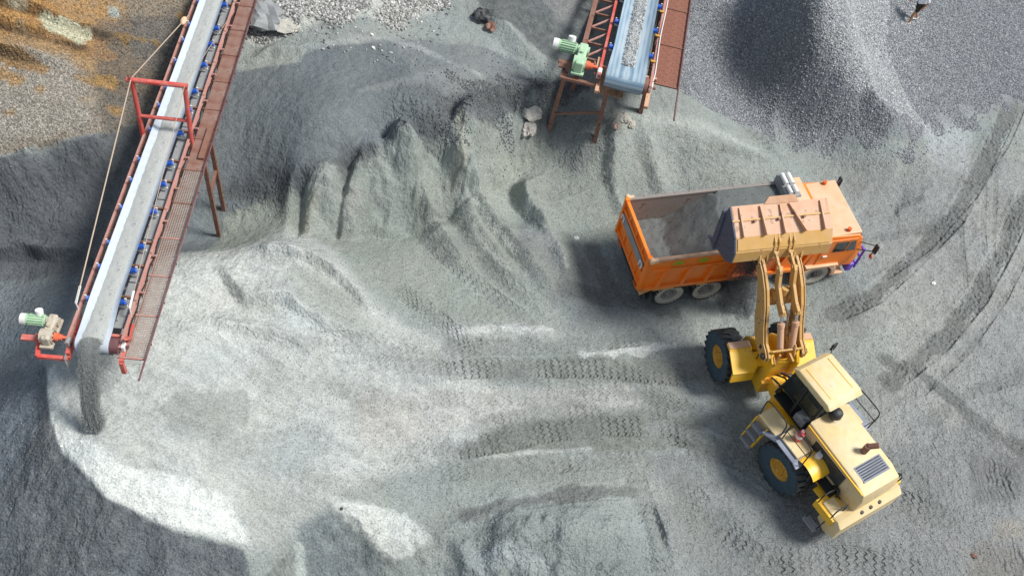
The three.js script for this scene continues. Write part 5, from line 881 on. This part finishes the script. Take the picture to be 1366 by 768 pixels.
  for (const s of [-1, 1]) { const z = s * .24; // bell cranks, tilt rams and bucket links
    const bc = Fp('bell_crank', [ext([[-.42, 3.55], [-.3, 3.42], [.2, 3.62], [.55, 3.95], [.82, 4.42], [.72, 4.52], [.58, 4.45], [.35, 4.05], [-.1, 3.78], [-.38, 3.7]], .1, 0, 0, z, .01)], M.boom); for (const [px, py, pr] of [[-.36, 3.56, .06], [.72, 4.43, .06], [.28, 3.75, .07]]) Fp('crank_pin', rod(V(px, py, z - .09), V(px, py, z + .09), pr, 12), M.boom, bc);
    const ram = Fp('tilt_cylinder', [rod(V(-.98, 2.55, z * .8), V(-.52, 3.25, z), .1, 16), rod(V(-.56, 3.2, z), V(-.5, 3.3, z), .115, 16)], M.bucket); Fp('cylinder_rod', rod(V(-.52, 3.25, z), V(-.36, 3.56, z), .05, 12), M.chrome, ram);
    Fp('bucket_link', [bar(V(.72, 4.43, z), V(1.18, 4.58, z), .07, .1), rod(V(1.18, 4.58, z - .07), V(1.18, 4.58, z + .07), .07, 12)], M.boom); }
  Fp('hydraulic_hose', [tube([V(-1.0, 2.4, .1), V(-.6, 2.9, .06), V(-.2, 3.25, .1), V(.2, 3.4, .05)], .03, 20, 6), tube([V(-1.0, 2.4, -.06), V(-.7, 2.7, -.1), V(-.3, 3.1, -.05), V(.2, 3.3, -.1)], .03, 20, 6), tube([V(-1.1, 2.2, .3), V(-1.2, 2.5, .2), V(-1.0, 2.75, .25), V(-.8, 2.6, .3)], .03, 16, 6), tube([V(-1.2, 2.0, -.3), V(-1.3, 2.3, -.4), V(-1.15, 2.5, -.45)], .03, 16, 6)], M.boom);
  Fp('hose_guard', [bx(.06, .06, 1.0, -1.05, 2.62, 0), bx(.06, .4, .06, -1.15, 2.35, .25), bx(.06, .4, .06, -1.15, 2.35, -.25), bx(.3, .06, .06, -1.25, 2.5, .1)], M.boom);
  // bucket, tipped forward
  const bw = 3.08, prof = [[2.36, 5.48], [1.52, 5.06], [1.22, 4.7], [1.18, 4.3], [1.42, 4.05], [2.3, 3.75]], inn = prof.map(([x, y], i) => [x + (i < 1 ? .02 : .07), y - (i < 3 ? .08 : i === 3 ? 0 : -.07)]);
  const shell = (a, b) => { const p = [prof[a], prof[b], inn[b], inn[a]]; return ext(p, bw); };
  const bk = Fp('bucket', [shell(0, 1)], M.bucket); bk.userData.label = 'dusty tan bucket tipped mouth down';
  Fp('bucket_heel', [shell(1, 2), shell(2, 3), shell(3, 4)], M.bucketHeel, bk); Fp('bucket_floor', shell(4, 5), M.steelBlue, bk);
  for (const s of [-1, 1]) { Fp('side_plate', ext([...prof, [2.34, 4.4], [2.42, 5.1]], .05, 0, 0, s * (bw / 2 + .026)), s < 0 ? M.steelBlue : M.bucket, bk); Fp('side_cutter', [ext([[2.2, 3.7], [2.4, 3.72], [2.46, 4.4], [2.52, 5.15], [2.38, 5.1], [2.26, 4.4]], .12, 0, 0, s * (bw / 2 + .05), .02)], M.steelBlue, bk); Fp('corner_plate', ext([[2.36, 5.48], [2.0, 5.3], [2.4, 5.3], [2.5, 5.1]], .02, 0, 0, s * (bw / 2 - .02)), M.bucket, bk); }  // left plate takes the dark steel tone to carry its shadow
  Fp('cutting_edge', [bx(.4, .05, bw + .1, 2.4, 3.7, 0, 0, 0, -.34)], M.steelBlue, bk);
  for (let i = 0; i < 8; i++) Fp('tooth', ext([[0, -.05], [.28, -.015], [.28, .015], [0, .05]], .1).rotateZ(-.34).translate(2.56, 3.63, -1.5 + i * 3 / 7), M.steelBlue, bk);
  const nrm = V(-.45, .89, 0), rib = (z, h, w = .05, dz = 0) => { const a = V(2.3, 5.47, z + dz), b = V(1.5, 5.07, z), a2 = a.clone().addScaledVector(nrm, h * .3), b2 = b.clone().addScaledVector(nrm, h), s = V(0, 0, w / 2), pt = [], tri = (p, q, r) => pt.push(p.x, p.y, p.z, q.x, q.y, q.z, r.x, r.y, r.z), quad = (p, q, r, t) => { tri(p, q, r); tri(p, r, t); };
    const A = [a, b, b2, a2].map(v => v.clone().sub(s)), B = [a, b, b2, a2].map(v => v.clone().add(s)); quad(A[0], A[1], A[2], A[3]); quad(B[3], B[2], B[1], B[0]); for (let i = 0; i < 4; i++) { const j = (i + 1) % 4; quad(A[i], B[i], B[j], A[j]); } const g = new THREE.BufferGeometry(); g.setAttribute('position', new THREE.Float32BufferAttribute(pt, 3)); g.computeVertexNormals(); return g; };
  for (const [z, h, dz] of [[-1.32, .1, .02], [-.62, .17, -.02], [.0, .12, 0], [.66, .17, -.36], [1.3, .12, .02]]) Fp('back_rib', rib(z, h, .05, dz), M.bucket, bk);
  Fp('spill_guard', [ext([[-.62, 0], [.5, 0], [.34, .22], [-.5, .22]], .04).rotateY(Math.PI / 2).rotateZ(-.75).translate(2.34, 5.47, 0)], M.bucket, bk);
  Fp('weld_seam', bx(.05, .03, 3.18, 1.95, 5.3, 0, 0, 0, .48), M.bucketHeel, bk); Fp('wear_plate', [bx(.36, .03, 3.0, 1.37, 4.9, 0, 0, 0, .87)], M.bucketHeel, bk);
  for (const z of [-.9, -.12, .7]) Fp('rib_bolt', rod(V(1.9, 5.27, z), V(1.87, 5.34, z), .045, 8), M.rust, bk);
  for (const z of [-.68, -.44, .44, .68, -.31, -.17, .17, .31]) Fp('hinge_ear', [Math.abs(z) > .4 ? ext([[1.06, 4.05], [1.3, 4.0], [1.5, 4.3], [1.3, 4.7], [1.12, 4.35]], .05, 0, 0, z) : ext([[1.1, 4.5], [1.28, 4.45], [1.5, 4.75], [1.5, 5.06], [1.3, 4.94]], .04, 0, 0, z)], M.bucketHeel, bk);
  // red and white canister kept on the left platform
  const can = thing('canister', 'red canister with white band on the yellow loader platform', 'canister'); const lm = new THREE.Matrix4().makeRotationY(LOADER.yaw).setPosition(LOADER.x, 0, LOADER.z), cp = V(.28, 1.97, -.92).applyMatrix4(lm); can.position.copy(cp); can.quaternion.copy(yawQ(LOADER.yaw + .4));
  const rr = flat([.55, .06, .08], .5); part('body', [rod(V(0, 0, 0), V(0, .4, 0), .11, 16), rod(V(0, .4, 0), V(0, .46, 0), .1, 16, .05)], rr, can); part('band', rod(V(0, .16, 0), V(0, .3, 0), .114, 16), M.whitePlastic, can); part('cap', rod(V(0, .46, 0), V(0, .53, 0), .05, 12), flat([.7, .35, .36], .5), can); part('handle', tube([V(-.1, .42, 0), V(-.05, .56, 0), V(.05, .56, 0), V(.1, .42, 0)], .014, 14, 6), M.black, can);
}
// ------------------------------------------------------------------ stones
function pebble(seed, detail = 0, rough = .3) {
  const r = rng(seed), g = new THREE.IcosahedronGeometry(1, detail), p = g.attributes.position, q = {};
  for (let i = 0; i < p.count; i++) { const k = [p.getX(i), p.getY(i), p.getZ(i)].map(v => v.toFixed(3)).join(); const f = q[k] ??= 1 - rough + rough * 2 * r(); p.setXYZ(i, p.getX(i) * f, p.getY(i) * f * .8, p.getZ(i) * f); }
  g.computeVertexNormals(); return g;
}
function scatter(name, label, polys, n, size, tones, seed, sink = .3, ragged = 1.2) {
  const r = rng(seed), items = []; let guard = 0;
  const regs = polys.map(p => polySDF(p)); const area = regs.map(q => (q.box[1] - q.box[0]) * (q.box[3] - q.box[2])), tot = area.reduce((a, b) => a + b, 0);
  while (items.length < n && guard++ < n * 8) {
    let t = r() * tot, k = 0; while (t > area[k] && k < regs.length - 1) t -= area[k++];
    const b = regs[k].box, x = mix(b[0], b[1], r()), z = mix(b[2], b[3], r()), d = regs[k].f(x, z) + ragged * noise(x * 1.1 + seed, z * 1.1);
    if (d > 0 && r() > .06 * Math.exp(-d)) continue; if (x < X0 || x > X1 || z < Z0 || z > Z1) continue;
    items.push([x, z]);
  }
  const m = new THREE.InstancedMesh(pebble(seed), new THREE.MeshStandardMaterial({ roughness: .92 }), items.length), o = new THREE.Object3D(), c = new THREE.Color();
  items.forEach(([x, z], i) => { const s = size * (.55 + .9 * r() * r() + .15 * r()); o.position.set(x, hAt(x, z) + s * (.8 - sink * 2) * .5, z); o.rotation.set(r() * 6, r() * 6, r() * 6); o.scale.set(s, s * (.7 + .5 * r()), s); o.updateMatrix(); m.setMatrixAt(i, o.matrix); const o3 = (clamp(Math.floor((z - Z0) / SZ), 0, TH - 1) * TW + clamp(Math.floor((x - X0) / SX), 0, TW - 1)) * 3, t = tones ? tones[Math.floor(r() * tones.length)] : [COL[o3], COL[o3 + 1], COL[o3 + 2]], f = tones ? .7 + .6 * r() : .45 + 1.5 * r() * r() + .3 * r(); m.setColorAt(i, c.setRGB(t[0] * f, t[1] * f, t[2] * f)); });
  m.name = numbered(name); m.castShadow = m.receiveShadow = true; m.userData = { label, category: 'gravel', kind: 'stuff' }; scene.add(m); return m;
}
const GREYS = [[.2, .21, .228], [.25, .26, .275], [.16, .168, .184], [.3, .308, .32], [.13, .137, .15], [.36, .365, .37]];
scatter('gravel', 'loose crushed blue-grey gravel of the large cone and yard', [GRAVEL], 125000, .03, GREYS, 101);
scatter('gravel', 'gravel on the sunlit side of the cone, toned paler to stand for the sunlight', [[[1075, -40], [1190, -40], [1180, 60], [1215, 140], [1235, 172], [1130, 110], [1092, 72]]], 22000, .034, [[.38, .387, .39], [.32, .327, .33], [.44, .445, .44], [.27, .277, .285]], 102, .3, .2);  // paler stone tones stand in for sun on this face
scatter('gravel', 'stony debris lying on the rusty bank', [[[-150, 80], [100, 70], [130, 172], [0, 203], [-150, 218]], BANK], 34000, .03, null, 103, .3, .15);
scatter('gravel', 'light coarse gravel heaped behind the dark stockpile', [[[330, -40], [620, -40], [575, 16], [500, 22], [430, 24], [380, 45], [345, 58], [330, 52]]], 12000, .05, [[.38, .375, .35], [.48, .47, .44], [.25, .245, .23], [.16, .16, .155]], 104);
scatter('gravel', 'small grit strewn over the whole quarry floor', [[[380, 300], [800, 180], [1366, 180], [1400, 800], [600, 800], [420, 650], [300, 480]], [[-100, 470], [60, 500], [140, 662], [330, 735], [330, 800], [-100, 900]]], 52000, .017, null, 105);
scatter('gravel', 'crumbled clods on the dark upper stockpile', [[[560, 115], [640, 118], [740, 100], [790, 112], [690, 135], [640, 170], [585, 190]]], 3500, .03, [[.11, .117, .122], [.15, .157, .16], [.08, .085, .09]], 106);
for (const [u, v, s, lab, m, sc] of [[708, 152, .34, 'pale round boulder resting on the pit slope', M.stone, [1, .9, .9]], [703, 172, .3, 'white-faced boulder just below the round one on the pit slope', M.deckPale, [.9, 1, 1.1]], [357, 22, .6, 'large grey boulder in the light gravel near the walkway', M.grey, [1.2, .8, 1]], [380, 34, .36, 'pale flat rock lying right of the large grey boulder', M.stone, [1.2, .5, 1]], [832, 158, .22, 'tan rock near the front leg of the wide conveyor', M.stone, [1.1, .8, 1]], [842, 166, .16, 'smaller tan rock right of the one near the conveyor leg', M.stone, [1, .8, 1.2]], [822, 168, .14, 'little pale rock at the foot of the conveyor front leg', M.deckTan, [1, .8, 1]], [645, 22, .3, 'dark rock at the top edge of the upper stockpile', M.dark, [1.2, .9, 1]], [656, 36, .2, 'small brown rock below the dark one on the upper stockpile', M.rust, [1, .8, 1]], [769, 318, .09, 'small white stone lying alone in the pit near the truck', M.whitePlastic, [1.2, .9, .9]], [1246, 378, .08, 'small pale stone alone on the tracked ground right of the loader', M.whitePlastic, [1, .8, 1]], [1300, 742, .09, 'rusty stone in the scraped hollow at the lower right corner', M.rust, [1, .8, 1]], [455, 678, .05, 'small dark stone on the white sand of the lower spur', M.dark, [1, .8, 1]]]) {
  const p = gt(u, v), g = pebble(Math.round(u * 7 + v), 3, .1), q = g.attributes.position; for (let i = 0; i < q.count; i++) { const n = 1 + .5 * noise(q.getX(i) * 1.7 + u, q.getZ(i) * 1.7 + q.getY(i) * 2.1) + .07 * noise(q.getX(i) * 6, q.getZ(i) * 6 + q.getY(i) * 5); q.setXYZ(i, q.getX(i) * n * s * sc[0], q.getY(i) * n * s * sc[1], q.getZ(i) * n * s * sc[2]); } g.computeVertexNormals();
  const mm = part('rock', g, m, scene); mm.position.set(p.x, p.y + s * .1, p.z); mm.userData = { label: lab, category: 'rock' };
}
// gravel bits on the blue belt
{ const r = rng(8), n = 2600, m = new THREE.InstancedMesh(pebble(9), new THREE.MeshStandardMaterial({ roughness: .9 }), n), o = new THREE.Object3D(), c = new THREE.Color();
  for (let i = 0; i < n; i++) { const s = .018 + .014 * r(); o.position.set(.42 + Math.pow(r(), 1.0) * (C2.load.L - .5), .035 + .03 * r(), (r() + r() - 1) * .24); o.rotation.set(r() * 6, r() * 6, 0); o.scale.setScalar(s); o.updateMatrix(); m.setMatrixAt(i, o.matrix); const t = GREYS[Math.floor(r() * 6)]; m.setColorAt(i, c.setRGB(t[0] * 1.5, t[1] * 1.5, t[2] * 1.45)); }
  m.position.copy(C2.head); m.quaternion.copy(C2.q); m.name = numbered('belt_gravel'); m.castShadow = true; m.userData = { label: 'gravel pieces scattered on the wide blue belt', category: 'gravel', kind: 'stuff' }; scene.add(m); }
// ------------------------------------------------------------------ sand leaving the first conveyor, and sand spilling from the bucket
function fall(name, label, start, dirV, width, across, tMax, n, seed, tones, spread, floor) {
  const r = rng(seed), m = new THREE.InstancedMesh(pebble(seed), new THREE.MeshStandardMaterial({ roughness: .95 }), n), o = new THREE.Object3D(), c = new THREE.Color(), p = V();
  for (let i = 0; i < n; i++) {
    const t = tMax * Math.pow(r(), .8), k = r() + r() + r() - 1.5, l = r() + r() - 1, s = (.003 + .0045 * r()) * (1 + .3 * t); p.copy(start).addScaledVector(dirV, t); p.y -= 4.9 * t * t; p.addScaledVector(across, k * width * (.6 + .12 * t / tMax + .12 * noise(t * 9, seed)) + .05 * noise(t * 7, 3 + seed) + .03 * noise(t * 19, k * 2)); p.addScaledVector(dirV.clone().setY(0).normalize(), l * (.05 + spread * t * (1 + .5 * Math.abs(k)))); p.y += (r() - .5) * .06;
    const h = hAt(p.x, p.z); if (floor && p.y < h + .01) p.y = h + .01 + .06 * r(); o.position.copy(p); o.rotation.set(r() * 6, r() * 6, 0); o.scale.set(s, s * 1.5, s); o.updateMatrix(); m.setMatrixAt(i, o.matrix); const q = tones[Math.floor(r() * tones.length)]; m.setColorAt(i, c.setRGB(...q));
  }
  m.name = numbered(name); m.castShadow = m.receiveShadow = true; m.userData = { label, category: 'sand', kind: 'stuff' }; scene.add(m);
}
{ const d = V(-1, 0, 0).applyQuaternion(C1.q), z = V(0, 0, 1).applyQuaternion(C1.q), s = V(-.02, .03, 0).applyQuaternion(C1.q).add(C1.head);
  fall('falling_sand', 'stream of grey sand falling from the head of the long conveyor', s, d.multiplyScalar(2.1), .3, z, .66, 100000, 61, [[.2, .215, .208], [.26, .275, .265], [.15, .16, .157], [.32, .335, .325]], .12, true); }
{ const tm = new THREE.Matrix4().makeRotationY(TRUCK.yaw).setPosition(TRUCK.x, 0, TRUCK.z), fx = V(Math.cos(TRUCK.yaw), 0, -Math.sin(TRUCK.yaw)), tones = [[.07, .074, .076], [.1, .105, .108], [.13, .137, .14], [.05, .053, .055]];
  fall('spilling_sand', 'curtain of dark sand dropping beside the truck under the bucket', V(2.25, 3.3, 1.6).applyMatrix4(tm), V(.03, 0, .2), .85, fx, .78, 42000, 79, tones, .5, true); }
// ------------------------------------------------------------------ people
function sdBody(bones, cell, k = .035) {                          // smooth union of tapered capsules, meshed
  const lo = V(1e9, 1e9, 1e9), hi = V(-1e9, -1e9, -1e9); for (const [a, b, ra, rb] of bones) for (const [p, r] of [[a, ra], [b, rb]]) { lo.min(p.clone().subScalar(r + .06)); hi.max(p.clone().addScalar(r + .06)); }
  const c = lo.clone().add(hi).multiplyScalar(.5), half = Math.max(hi.x - lo.x, hi.y - lo.y, hi.z - lo.z) / 2, N = Math.ceil(2 * half / cell) + 4, mc = new MarchingCubes(N, new THREE.MeshBasicMaterial(), false, false, 200000); mc.isolation = 0;
  const p = V(), ab = V(), ap = V(); for (let z = 0; z < N; z++) for (let y = 0; y < N; y++) for (let x = 0; x < N; x++) {
    p.set((x - N / 2) / (N / 2), (y - N / 2) / (N / 2), (z - N / 2) / (N / 2)).multiplyScalar(half * 1.08).add(c); let d = 9;
    for (const [a, b, ra, rb2] of bones) { ab.subVectors(b, a); ap.subVectors(p, a); const t = clamp(ap.dot(ab) / (ab.lengthSq() || 1), 0, 1), e = ap.addScaledVector(ab, -t).length() - mix(ra, rb2, t), h = clamp(.5 + .5 * (d - e) / k, 0, 1); d = mix(d, e, h) - k * h * (1 - h); }
    mc.field[x + y * N + z * N * N] = -d;
  }
  mc.update(); const n = mc.count, g = new THREE.BufferGeometry(); g.setAttribute('position', new THREE.BufferAttribute(mc.positionArray.slice(0, n * 3), 3)); g.setAttribute('normal', new THREE.BufferAttribute(mc.normalArray.slice(0, n * 3), 3)); g.scale(half * 1.08, half * 1.08, half * 1.08); g.translate(c.x, c.y, c.z); g.computeVertexNormals(); return g;
}
function person(name, label, pos, yaw, J, cols, group) {
  const root = thing(name, label, 'person', pos, yawQ(yaw)), skin = flat(cols.skin, .6), body = [];
  const hand = (w, dir, s) => { const out = []; const f = dir.clone().normalize(), side = V(0, 0, s); out.push([w, w.clone().addScaledVector(f, .085), .03, .036]); [-.03, -.01, .01, .03].forEach((o, i) => { const b = w.clone().addScaledVector(f, .09).addScaledVector(V(1, 0, 0), o), L = [.06, .075, .07, .055][i]; out.push([b, b.clone().addScaledVector(f, L).add(V(0, 0, -s * .015)), .0095, .008]); }); out.push([w.clone().addScaledVector(f, .03), w.clone().addScaledVector(f, .08).add(V(.045, 0, 0)), .012, .009]); return out; };
  const limbs = [[J.hipL, J.kneeL, .082, .056], [J.kneeL, J.ankL, .054, .038], [J.hipR, J.kneeR, .082, .056], [J.kneeR, J.ankR, .054, .038], [J.pelvis, J.chest, .13, .15], [J.shL, J.chest, .07, .12], [J.shR, J.chest, .07, .12], [J.chest, J.neck, .1, .055], [J.neck, J.head, .055, .07], [J.shL, J.elL, .055, .042], [J.elL, J.wrL, .042, .03], [J.shR, J.elR, .055, .042], [J.elR, J.wrR, .042, .03], [J.head, J.head.clone().add(V(.012, .07, 0)), .082, .088], [J.head.clone().add(V(.085, .02, 0)), J.head.clone().add(V(.1, .0, 0)), .014, .012], [J.ankL, J.ankL.clone().add(V(.17, -.05, 0)), .04, .032], [J.ankR, J.ankR.clone().add(V(.17, -.05, 0)), .04, .032], ...hand(J.wrL, J.wrL.clone().sub(J.elL), -1), ...hand(J.wrR, J.wrR.clone().sub(J.elR), 1)];
  const b = sdBody(limbs, .022); const bm = part('body', b, skin, root);
  part('trousers', sdBody([[J.hipL, J.hipL.clone().lerp(J.kneeL, cols.long ? 1 : .6), .1, .08], [J.hipR, J.hipR.clone().lerp(J.kneeR, cols.long ? 1 : .6), .1, .08], ...(cols.long ? [[J.kneeL, J.ankL.clone().add(V(0, .06, 0)), .072, .058], [J.kneeR, J.ankR.clone().add(V(0, .06, 0)), .072, .058]] : []), [J.pelvis.clone().add(V(0, .02, -.05)), J.pelvis.clone().add(V(0, .02, .05)), .142, .142]], .024), flat(cols.trousers, .85), root);
  part('shirt', sdBody([[J.pelvis.clone().add(V(0, .08, 0)), J.chest, .15, .172], [J.shL, J.chest, .085, .14], [J.shR, J.chest, .085, .14], [J.shL, J.elL.clone().lerp(J.shL, .2), .07, .062], [J.shR, J.elR.clone().lerp(J.shR, .2), .07, .062], [J.chest, J.neck.clone().lerp(J.chest, .4), .12, .075]], .024), flat(cols.shirt, .85), root);
  part('hair', sdBody([[J.head.clone().add(V(-.02, .09, 0)), J.head.clone().add(V(.02, .11, 0)), .088, .085], [J.head.clone().add(V(-.05, .02, 0)), J.head.clone().add(V(-.03, .08, 0)), .06, .075]], .02), flat(cols.hair, .8), root);
  for (const a of [J.ankL, J.ankR]) part('shoe', sdBody([[a.clone().add(V(-.03, -.045, 0)), a.clone().add(V(.17, -.055, 0)), .05, .042]], .018), flat(cols.shoe, .7), root);
  for (const s of [-1, 1]) { part('eye', new THREE.SphereGeometry(.012, 10, 8).translate(J.head.x + .082, J.head.y + .045, s * .03 + J.head.z), flat([.03, .02, .015], .3), bm); part('ear', new THREE.SphereGeometry(.026, 10, 8).scale(.6, 1, .4).translate(J.head.x, J.head.y + .03, J.head.z + s * .086), skin, bm); }
  part('mouth', rb(.01, .01, .045, .004, J.head.x + .082, J.head.y - .035, J.head.z), flat([.25, .07, .06], .6), bm);
  if (cols.strap) part('bag_strap', tube([J.chest.clone().add(V(.13, .16, -.1)), J.chest.clone().add(V(.18, .0, 0)), J.pelvis.clone().add(V(.12, .12, .12))], .022, 14, 6), flat([.12, .02, .08], .8), root);
}
{ const f = gt(1216, 29), J = { pelvis: V(0, .93, 0), chest: V(.04, 1.28, 0), neck: V(.06, 1.5, 0), head: V(.09, 1.6, 0), hipL: V(0, .9, -.1), hipR: V(0, .9, .1), kneeL: V(.2, .5, -.1), ankL: V(.2, .1, -.1), kneeR: V(-.06, .5, .1), ankR: V(-.28, .14, .1), shL: V(.04, 1.42, -.2), shR: V(.04, 1.42, .2), elL: V(-.1, 1.16, -.26), wrL: V(.02, .92, -.24), elR: V(.14, 1.16, .26), wrR: V(.34, 1.06, .22) };
  person('person', 'person in white and blue top, black shorts and white shoes walking on gravel', f, 3.6, J, { skin: [.42, .2, .1], trousers: [.03, .028, .02], shirt: [.8, .82, .88], hair: [.02, .016, .014], shoe: [.8, .8, .8], strap: true }); }
{ const lm = new THREE.Matrix4().makeRotationY(LOADER.yaw).setPosition(LOADER.x, 0, LOADER.z), z = CABZ, q = V(.86, 1.45, z).applyMatrix4(lm), J = { pelvis: V(0, .84, 0), chest: V(-.02, 1.18, 0), neck: V(.02, 1.4, 0), head: V(.06, 1.5, 0), hipL: V(.02, .82, -.1), hipR: V(.02, .82, .1), kneeL: V(.44, .84, -.13), ankL: V(.5, .4, -.12), kneeR: V(.44, .84, .13), ankR: V(.52, .4, .12), shL: V(0, 1.32, -.2), shR: V(0, 1.32, .2), elL: V(.18, 1.08, -.27), wrL: V(.42, 1.12, -.16), elR: V(.16, 1.08, .27), wrR: V(.36, 1.02, .26) };
  person('person', 'seated operator in dark shirt inside the yellow loader cab', q, LOADER.yaw, J, { skin: [.4, .2, .11], trousers: [.05, .05, .06], shirt: [.05, .06, .09], hair: [.015, .012, .01], shoe: [.04, .035, .03], long: true }); }
renderer.render(scene, camera);
